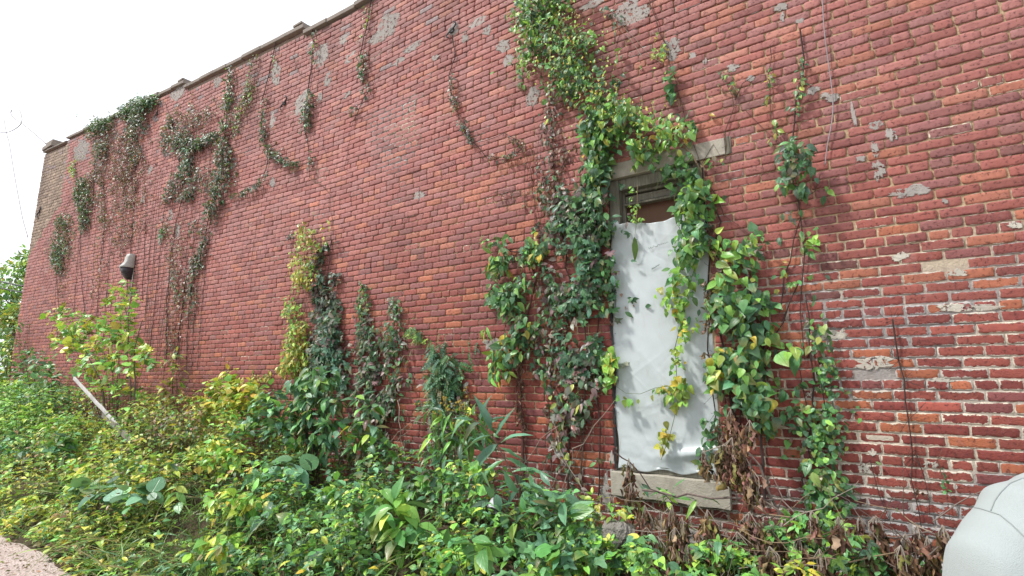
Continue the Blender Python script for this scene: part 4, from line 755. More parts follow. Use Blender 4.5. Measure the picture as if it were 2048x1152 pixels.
vine('small forked sprig with few leaves on the brick right of the lintel end',
 [([(1450,320),(1455,260),(1470,215),(1468,190),(1445,150)], .005, 'brown', 6), ([(1470,200),(1490,165),(1510,150)], .004, 'dark'), ([(1470,190),(1450,185),(1440,180)], .003, 'tan')],
 [([(1445,140,7),(1455,165,12),(1465,182,14)], 'sm', .05, 230, {'mixed':2,'litter':1,'deep':1})])
vine('sparse vine with orange-tipped top and single heart leaves running down to the right lintel end',
 [([(1300,-20),(1310,40),(1335,95),(1348,160),(1370,230),(1395,300),(1402,330)], .005, 'brown'), ([(1290,110),(1330,130),(1360,220)], .0025, 'pale'), ([(1402,330),(1425,290),(1445,320)],.003,'brown')],
 [([(1300,60,8),(1315,75,8)], 'ov', .07, 110, {'maroon':1,'yellow':1}), ([(1300,105,12),(1325,100,14),(1330,115,10)], 'sm', .06, 310, {'bright':2,'yellow':2}, (.03,.14)), ([(1345,130,12),(1335,165,8),(1345,200,8)], 'ht', .10, 120, {'deep':2,'mid':1}, (.03,.1)), ([(1370,240,9),(1385,262,8),(1375,285,10)], 'ht', .10, 140, {'deep':2,'mid':1}, (.03,.1)), ([(1420,315,14),(1440,322,10)], 'ov', .08, 130, {'mid':1,'mixed':1})])
vine('bare hairy dead vine stem running down the open brick near the person',
 [([(1785,640),(1795,720),(1810,800),(1820,880),(1828,960),(1845,1070)], .006, 'dark', 60), ([(1740,920),(1760,990),(1790,1080)], .003, 'dark', 8), ([(1830,900),(1850,960),(1860,1040)], .003, 'dark', 4), ([(1875,920),(1890,980),(1900,1040)], .003, 'brown', 8)],
 [([(1835,975,7),(1830,990,7)], {'w0':1,'w1':1}, .05, 500, 'dead'), ([(1885,950,12),(1890,980,12)], 'sm', .035, 250, 'deep')])
vine('faint trail of bare tendrils with tiny purple leaves left of the purple creeper',
 [([(1085,620),(1075,520),(1082,420),(1070,330),(1080,250)], .004, 'brown', 14), ([(960,400),(985,385),(1030,380),(1050,400)], .003, 'brown', 8), ([(1050,420),(1048,340),(1060,300)], .003, 'dark', 6)],
 [([(1075,400,16),(1085,330,16),(1070,300,10)], 'ov', .06, 90, {'maroon':3,'dusky':1}, (.01,.05)), ([(985,395,8),(1040,380,8),(1060,400,8)], 'ov', .05, 60, 'maroon', (.01,.04))])

# ------------------------------------------------------------------ ground cover, weeds and shrubs
def pm(p): return float(np.dot(np.asarray(p) - O3, _F)) / F_PX
def bush_leaves(L, clusters, Y, kind, size, dens, pal, droop=.3, flat=.75, dy=None):
    for c in clusters:
        px, py, r = c[:3]; Yc = c[3] if len(c) > 3 else Y; c0 = at(px, py, Yc); rw = r * pm(c0) * 1.15
        n_ = max(3, int(math.pi * rw * rw * dens * 4.0)); d = rng.normal(0, 1, (n_, 3)); d /= np.linalg.norm(d, axis=1)[:, None]; d[:, 2] = np.where(rng.random(n_) < .65, np.abs(d[:, 2]), d[:, 2])
        rr = (.35 + .65 * rng.random(n_) ** .5)[:, None] * rng.uniform(.75, 1.2, (n_, 1)); off = d * rr * rw * np.array((1, .8, 1)); P = c0 + off
        P[:, 1] = np.minimum(P[:, 1], -.03)
        g_ = terr(P[:, 0], P[:, 1]) + .02; P[:, 2] = np.maximum(P[:, 2], g_)
        tip = d * np.array((.9, .9, .4)) + rng.normal(0, .35, (n_, 3)) + np.array((0, 0, -droop))
        nr = np.array((-.10, -.30, flat)) + d * .35 + rng.normal(0, .30, (n_, 3))
        kd = {kind: 1} if isinstance(kind, str) else kind; ks = list(kd); w = np.array([kd[k] for k in ks], float); w /= w.sum(); ch = rng.choice(len(ks), n_, p=w); cc = np.clip(pcol(pal, n_) * 1.30 * np.array((1.06, 1.02, .9)), 0, .8); S = rng.uniform(.6, 1.15, n_) * size
        for a, k in enumerate(ks):
            m = ch == a
            if m.any(): L.add(k, P[m], tip[m], nr[m], S[m], cc[m])
def plant(label, name, cat, base, clusters, Y, kind, size, dens, pal, scol='green', srad=.004, nst=2, group='weeds and shrubs at the foot of the wall', extra=None, **kw):
    b = at(base[0], base[1], Y); b[2] = tz(b[0], b[1]); root = empty(name); tag(root, label, cat, group)
    mb = MB()
    for c in clusters:
        Yc = c[3] if len(c) > 3 else Y; c0 = at(c[0], c[1], Yc); rw = c[2] * pm(c0)
        for k in range(nst):
            e = c0 + rng.normal(0, .4, 3) * rw; e[1] = min(e[1], -.03); b2 = b + np.array((rng.normal(0, .05), rng.normal(0, .04), -.02)); m_ = (b2 + e) / 2; m_[2] += .12 * (e[2] - b2[2]); m_[:2] += rng.normal(0, .02, 2)
            if e[2] < b2[2] + .04: e[2] = b2[2] + .08
            mb.tube(wobble([b2, m_, e], .08, .008), srad, 5, SC[scol], taper=.4)
    if mb.n: mb.build('stem', M['stem'], root)
    L = Leaves(); bush_leaves(L, clusters, Y, kind, size, dens, pal, **kw)
    if extra: extra(L)
    L.build('foliage', root); return root
def canopy(X, Y):
    h = .06 + (.16 * fbm(X * 1.3, Y * 1.6, 71) + .42 * sstep(.42, .66, fbm(X * 2.6, Y * 3.0, 72, 2))) * sstep(-2.35, -1.6, Y) + .30 * sstep(-9, -13, X) * sstep(-1.9, -1.0, Y)
    h = h + .34 * sstep(-4.7, -5.6, X) * sstep(-1.7, -.8, Y) - .10 * sstep(-.5, -.1, Y) * sstep(-6, -3, X)
    h = h * (1 - .55 * sstep(-2.3, -1.5, X))
    return np.clip(h + .06 * (fbm(X * 5, Y * 5, 73) - .5), .03, 1)
def cover(name, label, cat, n_, kind, size, palf, xr=(-19, 2.2), yr=(-2.32, -.04), pw=1.6, low=0.0, maskf=None, tilt=.38):
    X = xr[1] - (xr[1] - xr[0]) * rng.random(n_) ** pw; Y = yr[0] + (yr[1] - yr[0]) * rng.random(n_)
    if maskf is not None: m = maskf(X, Y); X, Y = X[m], Y[m]; n_ = len(X)
    ed = -2.14 + .22 * (fbm(X * .9, X * 0 + 3.1, 5) - .5) + .18 * (fbm(X * 5, X * 0, 33) - .5); m = Y > ed; X, Y = X[m], Y[m]; n_ = len(X)
    m = fbm(X * 3.1, Y * 3.6, 131, 2) > .36 + .10 * rng.random(n_) + .14 * sstep(-2.0, -1.4, X); X, Y = X[m], Y[m]; n_ = len(X)
    hc = canopy(X, Y); z = terr(X, Y) + hc * np.clip(1 - rng.random(n_) ** 1.3 * .85 + low, .02, 1.1)
    P = np.stack((X, Y, z), -1); th = rng.uniform(0, 2 * math.pi, n_)
    tip = np.stack((np.cos(th), np.sin(th) - .25, rng.normal(-.12, .25, n_)), -1); nr = np.stack((rng.normal(-.1, tilt, n_), rng.normal(-.25, tilt, n_), np.ones(n_)), -1)
    S = rng.uniform(.55, 1.25, n_) * size; kd = kind; ks = list(kd); w = np.array([kd[k] for k in ks], float); w /= w.sum(); ch = rng.choice(len(ks), n_, p=w)
    f = palf(X, Y); names = sorted({k for d in f for k in d[1]}); Wt = np.zeros((n_, len(names)))
    for wgt, d in f:
        for k, v in d.items(): Wt[:, names.index(k)] += wgt * v
    Wt /= Wt.sum(1)[:, None]; cs = np.cumsum(Wt, 1); r_ = rng.random(n_)[:, None]; pi_ = (r_ > cs).sum(1).clip(0, len(names) - 1)
    cc = np.empty((n_, 3))
    for a, nm in enumerate(names):
        m = pi_ == a; arr = np.array(PAL[nm]); cc[m] = arr[rng.integers(0, len(arr), m.sum())]
    cc = np.clip(cc * 1.42 * np.array((1.08, 1.02, .85)) * rng.lognormal(0, .30, (n_, 1)), .01, .8); L = Leaves()
    for a, k in enumerate(ks):
        m = ch == a
        if m.any(): L.add(k, P[m], tip[m], nr[m], S[m], cc[m])
    o = L.build(name); tag(o, label, cat, kind='stuff'); return o
def zone(X, Y):
    rt = sstep(-5.6, -3.8, X); fl = sstep(-9, -12, X); md = (1 - rt) * (1 - fl); y_ = sstep(.50, .62, fbm(X * 1.7, Y * 2.2, 88))
    return [(rt * (1 - y_ * .5), {'deep': 3, 'blue': 3, 'mid': 3, 'bright': .7}), (rt * y_ * .5, {'mid': 2, 'bright': 2, 'mixed': 1, 'yellow': .5}), (md * (1 - y_), {'mixed': 4, 'mid': 2, 'bright': 1, 'litter': 1.3, 'yellow': 1.0}), (md * y_, {'bright': 3, 'yellow': 3, 'mixed': 1.5, 'litter': .5}), (fl, {'bright': 2, 'mid': 3, 'blue': 2})]
cover('ground_cover', 'low tangle of mixed broad green and yellowing leaves covering the bank below the wall', 'ground cover', 62000, {'ov': 4, 'ht': 1, 'tri': 1.6}, .068, zone)
cover('creeping_leaves', 'carpet of tiny creeping leaves filling gaps between the larger weeds', 'ground cover', 40000, {'sm': 3, 'spray': 1.2}, .05, zone)
dry = lambda X, Y: [(np.ones(len(X)), {'litter': 4, 'mixed': 2, 'dusky': 1})]
cover('dry_weeds', 'brownish dry weed tops and seed heads among the green bank plants', 'dry weeds', 16000, {'sm': 3, 'w0': 1, 'w1': 1}, .034, dry, low=.12, maskf=lambda X, Y: (fbm(X * 1.1, Y * 1.8, 44) > .52 - .12 * sstep(-4, -7, X)) & (X < -2.5), tilt=.9)
cover('leaf_litter', 'brown fallen leaves lying on the soil under the weeds', 'leaf litter', 7000, {'ov': 1, 'w2': 1, 'w3': 1}, .05, lambda X, Y: [(np.ones(len(X)), {'litter': 1, 'dead': 1})], low=-.9)
mb = MB()
for k in range(2600):
    x = 2.0 - 15 * rng.random() ** 1.4; y = -2.05 + 2.0 * rng.random(); h_ = float(canopy(np.array([x]), np.array([y]))[0]) * rng.uniform(.6, 1.25) + .03; z0 = tz(x, y)
    a = np.array((x, y, z0)); e = a + np.array((rng.normal(0, .09), rng.normal(-.03, .08), h_)); mb.tube([a, (a + e) / 2 + rng.normal(0, .015, 3), e], .0022, 3, SC[('brown', 'tan', 'green', 'dark', 'green', 'grey')[k % 6]], cap=False, taper=.5)
o = mb.build('weed_stems', M['stem']); tag(o, 'thin brown and green stalks standing through the low undergrowth', 'weed stems', kind='stuff')
# grass
def grass(name, label, n_, xr, yr, ln_, mk=None):
    X = rng.uniform(xr[0], xr[1], n_); Y = rng.uniform(yr[0], yr[1], n_)
    tf = fbm(X * 2.2, Y * 2.2, 19) > .47
    if mk: tf &= mk(X, Y)
    X, Y = X[tf], Y[tf]; n_ = len(X); P = np.stack((X, Y, terr(X, Y) - .01 + rng.uniform(0, .12, n_)), -1); th = rng.uniform(0, 2 * math.pi, n_)
    tip = np.stack((np.cos(th) * .8, np.sin(th) * .8 - .3, rng.uniform(.4, 1.5, n_)), -1); nr = np.stack((-np.cos(th), -np.sin(th), np.ones(n_) * .8), -1)
    L = Leaves(); L.add('blade', P, tip, nr, rng.uniform(.5, 1.2, n_) * ln_, pcol({'grass': 5, 'mid': 1}, n_)); o = L.build(name); tag(o, label, 'grass', kind='stuff')
grass('grass', 'long arching grass blades spilling over the edge of the gravel path', 2600, (-8, -2.6), (-2.12, -1.0), .34)
grass('short_grass', 'short scattered grass at the edge of the path further along', 2600, (-16, -6), (-2.15, -1.4), .16)
n_ = 900; X = rng.uniform(-9, -4, n_); Y = -2.12 - np.abs(rng.normal(0, .45, n_)); L = Leaves()
L.add('w0', np.stack((X[:400], Y[:400], np.full(400, .03)), -1), rng.normal(0, 1, (400, 3)) * (1, 1, .1), rng.normal(0, .3, (400, 3)) + (0, 0, 1), rng.uniform(.015, .035, 400), pcol({'litter': 3, 'dead': 1}, 400))
L.add('ov', np.stack((X[400:], Y[400:], np.full(500, .03)), -1), rng.normal(0, 1, (500, 3)) * (1, 1, .1), rng.normal(0, .3, (500, 3)) + (0, 0, 1), rng.uniform(.012, .035, 500), pcol({'litter': 4, 'dead': 2}, 500))
o = L.build('fallen_leaves'); tag(o, 'small brown fallen leaves scattered on the gravel path', 'fallen leaves', kind='stuff')
# --- saplings and shrubs, each on its own
root = plant('thin-trunked sapling with broad yellow-green lobed leaves in front of the wall below the lamp', 'sapling', 'sapling', (228, 872),
  [(125, 640, 26), (150, 665, 30), (180, 650, 22), (135, 690, 22), (165, 700, 26), (240, 588, 22), (225, 612, 16), (262, 610, 16), (235, 660, 28), (215, 690, 30), (258, 690, 26), (190, 730, 28), (235, 735, 32), (275, 725, 26), (300, 715, 18), (170, 745, 18), (215, 780, 26), (250, 790, 22), (195, 775, 14), (250,640,14)], -.75,
  {'maple': 3, 'grape': 1, 'ov': 1}, .14, 70, {'bright': 4, 'mid': 3, 'yellow': 2.2, 'litter': .4}, 'dark', .004, 1, group='saplings', flat=.5)
mb = MB()
for pts in ([(222, 885), (212, 830), (205, 770), (165, 690), (140, 640)], [(250, 885), (262, 800), (255, 700), (258, 650), (245, 590)], [(262, 885), (270, 790), (268, 700), (285, 640)]):
    mb.tube(wobble([at(x, y, -.75) for x, y in pts], .12, .01), .014, 6, SC['dark'], taper=.35)
mb.build('trunk', M['bark'], root)
plant('slender sapling with pale yellowing leaves against the wall right of the yellow-green sapling', 'sapling', 'sapling', (345, 840), [(350, 712, 14), (332, 735, 14), (355, 745, 14), (345, 775, 18), (360, 800, 14), (325, 790, 12)], -.4, 'ov', .11, 110, {'litter': 2, 'mixed': 2, 'yellow': 1}, 'brown', .006, 2, group='saplings')
plant('tall dark bush at the far left corner of the wall', 'bush', 'bush', (70, 850), [(60, 715, 18), (85, 735, 22), (60, 760, 28), (95, 775, 30), (70, 800, 34), (110, 810, 24), (40, 790, 24), (100, 840, 26)], -.6, {'ov': 3, 'sm': 1}, .13, 75, {'deep': 4, 'blue': 3, 'mid': 1}, 'dark', .008)
plant('bright green weed clump at the left edge beneath the dark corner bush', 'weed', 'weed', (40, 880), [(15, 790, 26), (20, 830, 30), (60, 840, 28), (110, 860, 28), (30, 865, 30), (140, 850, 18)], -1.1, {'ov': 2, 'tri': 2}, .12, 110, {'bright': 4, 'mid': 3}, 'green', .005)
plant('broad grey-green leaf clump behind the bright weeds at the left edge', 'weed', 'weed', (60, 930), [(20, 900, 28), (70, 905, 26), (120, 900, 26), (50, 930, 26), (130, 885, 16)], -1.4, {'ht': 2, 'ov': 1}, .13, 100, {'blue': 4, 'deep': 2, 'mid': 1}, 'green', .005)
plant('bright yellow and gold leaved shrub heaped against the wall left of the yellow climber', 'shrub', 'shrub', (450, 870), [(460, 752, 14), (450, 775, 24), (480, 785, 26), (430, 790, 24), (455, 805, 34), (505, 800, 26), (420, 820, 26), (480, 830, 30), (400, 840, 20)], -.45, {'ov': 2, 'grape': 1}, .10, 200, {'yellow': 6, 'bright': 2, 'mid': 1}, 'tan', .005)
plant('blue-green broadleaf shrub wedged between the yellow shrub and the tall dark one', 'shrub', 'shrub', (540, 900), [(540, 795, 20), (525, 815, 26), (555, 830, 26), (520, 850, 28), (560, 870, 30), (490, 870, 26)], -.7, {'ov': 3, 'ht': 1}, .11, 130, {'blue': 4, 'mid': 2, 'deep': 2}, 'green', .005)
plant('tall dark leafy shrub with drooping pointed leaves right under the yellow climber', 'shrub', 'shrub', (620, 930), [(620, 755, 22), (600, 775, 28), (645, 770, 24), (665, 750, 12), (620, 805, 36), (655, 815, 26), (590, 830, 30), (630, 850, 34), (665, 860, 22), (600, 880, 32), (640, 895, 30)], -.5, {'ln': 1, 'ov': 4}, .125, 130, {'blue': 4, 'deep': 5, 'mid': 1.5}, 'dark', .006, droop=.7)
plant('low dark plant with very large round leaves in shade below the tall dark shrub', 'weed', 'weed', (560, 980), [(550, 945, 26), (590, 940, 26), (520, 950, 18)], -.95, 'ro', .17, 60, 'blue', 'green', .005)
plant('upright weed with broad pale leaves against the wall below the slim climber', 'weed', 'weed', (730, 945), [(722, 800, 16), (738, 825, 22), (715, 850, 22), (745, 870, 24), (722, 895, 24), (690, 870, 16), (765, 905, 14)], -.35, 'ov', .13, 95, {'mid': 3, 'blue': 3, 'dusky': 1, 'yellow': .5}, 'green', .005, droop=.5)
def gold(L): pass
root = plant('goldenrod with narrow leaves and small dull yellow flower heads against the wall', 'goldenrod', 'wildflower', (905, 960), [(870, 825, 14), (905, 845, 30), (945, 845, 28), (880, 880, 28), (925, 885, 30), (960, 870, 22), (900, 920, 26), (860, 905, 16)], -.4, 'ln', .15, 130, {'mid': 3, 'blue': 3, 'bright': 1, 'deep': 1}, 'tan', .004, droop=.5)
for k in range(46):
    mb = MB(); a = at(905 + rng.normal(0, 30), 812 + rng.normal(0, 14), -.45 + rng.normal(0, .06)); mb.box(a, (.014, .014, .012), rot=Matrix.Rotation(random.random() * 3, 3, Vector((1, 1, .4)).normalized()), col=(.42, .30, .06))
    mb.tube([a, a + np.array((rng.normal(0, .03), .02, -.09))], .0012, 3, SC['tan']); mb.build('flower_head', M['stem'], root)
# the leaning stalk with long pale leaves
def stalk(label, pts, leaves, Y, r=.007, col='brown', kind='ln', pal='blue'):
    root = empty('leafy_stalk'); tag(root, label, 'weed', 'tall single stalks among the weeds'); P = [at(x, y, Y) for x, y in pts]; mb = MB(); mb.tube(wobble(P, .1, .005), r, 6, SC[col], taper=.4)
    L = Leaves()
    for (x, y, dx, dy_, ln_) in leaves:
        p = at(x, y, Y); e = p + (dx * _R - dy_ * _U) * pm(p) - _F * rng.normal(.02, .03); t_ = e - p; sz = np.linalg.norm(t_) * ln_
        L.add(kind, [p], [t_ / np.linalg.norm(t_) + rng.normal(0, .06, 3)], [np.array((rng.normal(0, .25), -.55, .9))], [sz], [np.array(PAL[pal][rng.integers(5)]) * rng.uniform(1, 1.5)])
    mb.build('stem', M['stem'], root); L.build('foliage', root); return root
stalk('bent brown stalk with long pale drooping leaves right of the goldenrod', [(1048, 1010), (1030, 960), (1005, 910), (985, 870), (955, 842), (925, 835)],
  [(985, 870, -62, 8, 1.1), (995, 888, -70, 40, 1.1), (1010, 920, -75, 35, 1.15), (990, 872, 28, -55, 1.1), (982, 862, -8, -58, 1.2), (1000, 895, 45, 20, 1.15), (1012, 915, 58, 30, 1.2), (1025, 945, 50, -25, 1.3), (1030, 950, 34, 40, 1.2), (1040, 975, -42, 35, 1), (960, 845, -50, 25, 1.1), (960, 842, 10, -48, 1.1), (935, 838, -38, 25, 1), (1002, 885, 50, -28, 1.1), (970, 852, 30, -35, 1.1), (945, 840, -40, -10, 1)], -.55)
stalk('young reddish stalk with a few rusty leaves rising from the weeds near the path', [(357, 1050), (356, 1010), (352, 975)], [(352, 975, -24, 4, 1), (352, 975, 26, 3, 1), (354, 985, -26, 12, 1), (354, 985, 24, 14, 1), (352, 973, 6, -16, 1), (356, 1005, 18, 12, 1), (355, 995, -20, 8, 1)], -1.7, .006, 'dark', 'ov', 'mixed')
G_ = 'broad-leaved weeds in the foreground'
plant('large glossy broad-leaved weed clump in the middle foreground, bright green', 'broadleaf_weed', 'weed', (780, 1100), [(765, 1005, 26), (795, 1030, 36), (750, 1050, 36), (810, 1070, 36), (770, 1085, 30)], -1.15, 'ov', .16, 110, {'mid': 4, 'deep': 2, 'bright': 1}, 'green', .005, group=G_, droop=.5)
plant('leafy rows of smaller pointed leaves just left of the large glossy weed clump', 'broadleaf_weed', 'weed', (700, 1050), [(680, 990, 30), (720, 1000, 34), (650, 1020, 34), (700, 1040, 38), (640, 1060, 32)], -1.0, 'ov', .09, 220, {'mid': 3, 'bright': 2, 'blue': 2}, 'green', .004, group=G_)
plant('pale upright star-shaped leaf rosettes in front of the bare vine roots left of the window', 'broadleaf_weed', 'weed', (1080, 1060), [(1055, 995, 22), (1110, 998, 22), (985, 990, 20), (1085, 1030, 32), (1130, 1030, 26), (1040, 1045, 26)], -.85, {'ln': 2, 'ov': 2}, .15, 110, {'blue': 5, 'mid': 2}, 'green', .005, group=G_, droop=-.25)
plant('cluster of very large smooth oval leaves at the bottom edge near the middle', 'broadleaf_weed', 'weed', (950, 1140), [(935, 1085, 24), (965, 1105, 26), (915, 1115, 18)], -1.35, 'ov', .17, 90, {'mid': 4, 'deep': 1}, 'green', .005, group=G_)
plant('low plant of big lobed blue-green leaves at the bottom edge beneath the rosettes', 'broadleaf_weed', 'weed', (1130, 1150), [(1080, 1120, 26), (1130, 1110, 28), (1170, 1130, 26), (1110, 1145, 26), (1030, 1140, 24)], -1.1, {'maple': 2, 'grape': 2}, .15, 95, {'blue': 4, 'mid': 2}, 'green', .005, group=G_)
plant('single bright yellow-green lobed seedling below the lump of rubble', 'broadleaf_weed', 'weed', (1218, 1145), [(1215, 1095, 20), (1200, 1125, 16)], -.9, 'grape', .14, 60, {'bright': 3, 'yellow': 1}, 'green', .004, group=G_)
plant('flat grey-green round-leaved plant near the path in the lower left', 'broadleaf_weed', 'weed', (200, 1010), [(180, 985, 20), (215, 990, 22), (190, 1010, 20), (260, 995, 24), (295, 990, 18)], -1.75, 'ro', .14, 60, {'blue': 3, 'deep': 1}, 'green', .004, group=G_)
plant('yellow-tipped small-leaved weed beside the lump of rubble under the window', 'weed', 'weed', (1210, 1060), [(1195, 1010, 20), (1230, 1025, 20), (1180, 1035, 22), (1250, 1040, 16), (1160, 1050, 18)], -.55, {'sm': 2, 'tri': 2}, .06, 300, {'bright': 3, 'yellow': 2, 'mid': 2}, 'tan', .003)
plant('fresh green trifoliate weed at the bottom below the withered branches, left of the sill end', 'weed', 'weed', (1440, 1150), [(1400, 1120, 26), (1440, 1110, 26), (1460, 1140, 28), (1360, 1140, 22), (1500, 1130, 20)], -.65, {'tri': 3, 'sm': 1}, .07, 330, {'bright': 3, 'mid': 4}, 'green', .003)
plant('light green toothed creeper sprawling at the foot of the small-leaved column', 'weed', 'weed', (1640, 1130), [(1590, 1040, 20), (1620, 1070, 30), (1670, 1065, 26), (1600, 1100, 32), (1660, 1110, 34), (1720, 1100, 26), (1560, 1075, 22), (1690, 1140, 26), (1620, 1140, 26)], -.5, {'tri': 3, 'creeper': 1}, .085, 210, {'mid': 4, 'bright': 2, 'blue': 2}, 'green', .003)
plant('small yellow-topped weed at the very bottom among the withered leaves', 'weed', 'weed', (1600, 1152), [(1600, 1140, 16), (1575, 1150, 14), (1625, 1152, 14)], -.8, 'sm', .05, 500, {'yellow': 4, 'bright': 1}, 'green', .003)
plant('thin long-leaved shoots growing just under the window sill', 'weed', 'weed', (1330, 1020), [(1310, 985, 18), (1345, 1000, 20), (1300, 1010, 16), (1400, 1005, 14)], -.25, 'ln', .12, 130, {'mid': 3, 'blue': 2, 'bright': 1}, 'tan', .003, droop=.1)
plant('dark ivy-like mound on the ground between the ferny creeper and the purple creeper', 'weed', 'weed', (880, 1000), [(860, 965, 26), (900, 975, 28), (830, 985, 24), (940, 965, 20), (880, 1000, 30)], -.5, {'ht': 2, 'ov': 2}, .09, 190, {'deep': 3, 'mid': 3, 'blue': 2}, 'green', .003)
plant('dry brown seedy shrub in front of the wall right of the sapling', 'shrub', 'shrub', (330, 900), [(300, 850, 24), (330, 840, 26), (360, 850, 26), (380, 870, 26), (310, 880, 28), (350, 890, 28), (270, 885, 22), (390, 830, 18)], -.9, {'sm': 4, 'ov': 1}, .055, 330, {'litter': 3, 'mixed': 3, 'dusky': 2}, 'brown', .003, 4)
for k, (px, py, Yc, lab) in enumerate(((150, 950, -1.5, 'yellow-green low weed at the far left just past the grey-green leaf clump'), (430, 905, -1.2, 'yellow-green leafy weed below the yellow shrub'), (300, 935, -1.4, 'pale weed with round yellowing leaves halfway between the sapling and the path'), (470, 1000, -1.5, 'leafy yellow-tipped weed in the left foreground right of the rusty stalk'), (560, 1040, -1.5, 'mint-like weed with blue-green leaves in the left centre foreground'), (420, 1090, -1.9, 'sprawling yellow-green weed among the long grass near the path'), (620, 1110, -1.6, 'pale green small-leaved mound at the bottom edge left of centre'))):
    plant(lab, 'weed', 'weed', (px, py + 50), [(px, py, 26), (px - 34, py + 12, 24), (px + 36, py + 10, 26), (px + 5, py + 28, 28)], Yc, {'ov': 2, 'ht': 1, 'tri': 1}, .085, 150, [{'bright': 3, 'yellow': 2, 'mid': 1}, {'yellow': 2, 'bright': 2, 'mid': 2}, {'mixed': 3, 'yellow': 1}, {'mid': 2, 'yellow': 1, 'bright': 1}, {'blue': 3, 'mid': 2}, {'bright': 2, 'yellow': 1, 'mixed': 2}, {'blue': 2, 'mid': 2, 'mixed': 1}][k], 'green', .004)

# ------------------------------------------------------------------ dead branches with withered leaves
def dead_branch(label, segs, bunches, Y=-.5):
    root = empty('dead_branch'); tag(root, label, 'dead branch', 'dead branches with withered leaves by the window'); mb = MB()
    for pts, r, c in segs: mb.tube(wobble([at(x, y, yy) for x, y, yy in pts], .09, .011), r, 6, SC[c], taper=.45)
    mb.build('branch', M['stem'], root); L = Leaves(); mb = MB()
    for (px, py, w, h, Yc) in bunches:
        top = at(px, py, Yc); s_ = pm(top); n_ = int(9 + w * h * .040)
        P = top + np.stack((rng.normal(0, w * .45 * s_, n_), rng.normal(0, w * .4 * s_, n_), -rng.random(n_) * h * s_ * .85), -1)
        tip = np.stack((rng.normal(0, .30, n_), rng.normal(0, .30, n_), -np.ones(n_)), -1); nr = rng.normal(0, 1, (n_, 3)); S = rng.uniform(.04, .085, n_); cc = pcol({'dead': 2, 'litter': 1.4}, n_) * .85; ch = rng.integers(0, 4, n_)
        for a in range(4): L.add('w%d' % a, P[ch == a], tip[ch == a], nr[ch == a], S[ch == a], cc[ch == a])
        for k in range(7):
            e = top + np.array((rng.normal(0, w * .5 * s_), rng.normal(0, w * .4 * s_), -rng.uniform(.3, .7) * h * s_)); mb.tube([top + np.array((0, 0, .03)), (top + e) / 2 + np.array(((e - top)[0] * .4, 0, .02)), e], .0022, 4, SC['pale'])
    mb.build('leaf_stalks', M['stem'], root); L.build('withered_leaves', root, M['dead']); return root
dead_branch('long grey dead branch lying across below the window sill with shrivelled brown leaves hanging', [([(1285, 980, -.30), (1380, 990, -.32), (1500, 1003, -.34), (1600, 1045, -.36), (1720, 1110, -.4)], .009, 'grey'), ([(1500, 1003, -.34), (1560, 1000, -.3), (1640, 1080, -.5)], .006, 'grey'), ([(1230, 905, -.12), (1262, 925, -.2), (1300, 970, -.3), (1350, 1010, -.35)], .006, 'dark')],
  [(1258, 925, 16, 55, -.25), (1262, 975, 20, 60, -.35), (1290, 1020, 18, 90, -.45), (1345, 1020, 16, 60, -.5), (1365, 1045, 16, 55, -.5), (1415, 1030, 20, 75, -.5), (1500, 1035, 22, 80, -.5), (1475, 1075, 26, 80, -.55), (1545, 1060, 20, 80, -.5)])
dead_branch('upright forked dead branch right of the sill carrying the biggest fan of withered brown leaves', [([(1560, 1030, -.3), (1535, 980, -.3), (1495, 905, -.28), (1470, 862, -.25)], .009, 'grey'), ([(1495, 905, -.28), (1450, 895, -.3), (1405, 905, -.28)], .006, 'pale'), ([(1495, 900, -.28), (1500, 860, -.28), (1490, 830, -.28)], .006, 'grey'), ([(1555, 1020, -.3), (1560, 990, -.3), (1540, 940, -.25)],.005,'grey')],
  [(1465, 885, 34, 75, -.33), (1440, 905, 16, 60, -.32), (1490, 920, 18, 60, -.33), (1408, 905, 9, 45, -.28), (1462, 828, 13, 45, -.28), (1505, 950, 18, 60, -.36), (1500, 850, 10, 40, -.28)])
dead_branch('low dead branch reaching right along the ground towards the person, with drooping brown leaf bunches', [([(1560, 1040, -.45), (1620, 1055, -.45), (1700, 1068, -.42), (1790, 1075, -.4), (1860, 1062, -.35), (1900, 1078, -.35)], .008, 'grey'), ([(1700, 1068, -.42), (1740, 1100, -.5), (1800, 1140, -.5)], .005, 'grey'), ([(1560, 1150, -.6), (1620, 1120, -.6), (1700, 1120, -.55), (1790, 1105, -.5)], .006, 'tan')],
  [(1600, 1085, 16, 60, -.55), (1640, 1110, 16, 50, -.6), (1720, 1045, 10, 30, -.35), (1812, 1080, 15, 80, -.45), (1856, 1085, 13, 80, -.4), (1540, 1105, 20, 50, -.7), (1330, 1115, 18, 50, -.7), (1740, 1110, 12, 50, -.5), (1778, 1095, 8, 45, -.45)])
dead_branch('wide low tangle of small withered leaf tufts on dead twigs under the sill', [([(1240, 1085, -.5), (1400, 1070, -.5), (1600, 1090, -.5), (1750, 1120, -.45), (1890, 1110, -.35)], .005, 'grey')],
  [(x_ + random.uniform(-16, 16), random.uniform(1010, 1105) + (x_ - 1240) * .05, random.uniform(7, 17), random.uniform(22, 55), random.uniform(-.75, -.3)) for x_ in range(1248, 1890, 33)])
root = empty('dry_stems'); tag(root, 'tangle of pale leafless stems leaning against the wall right of the upright broad-leaved weed', 'dry stems')
mb = MB()
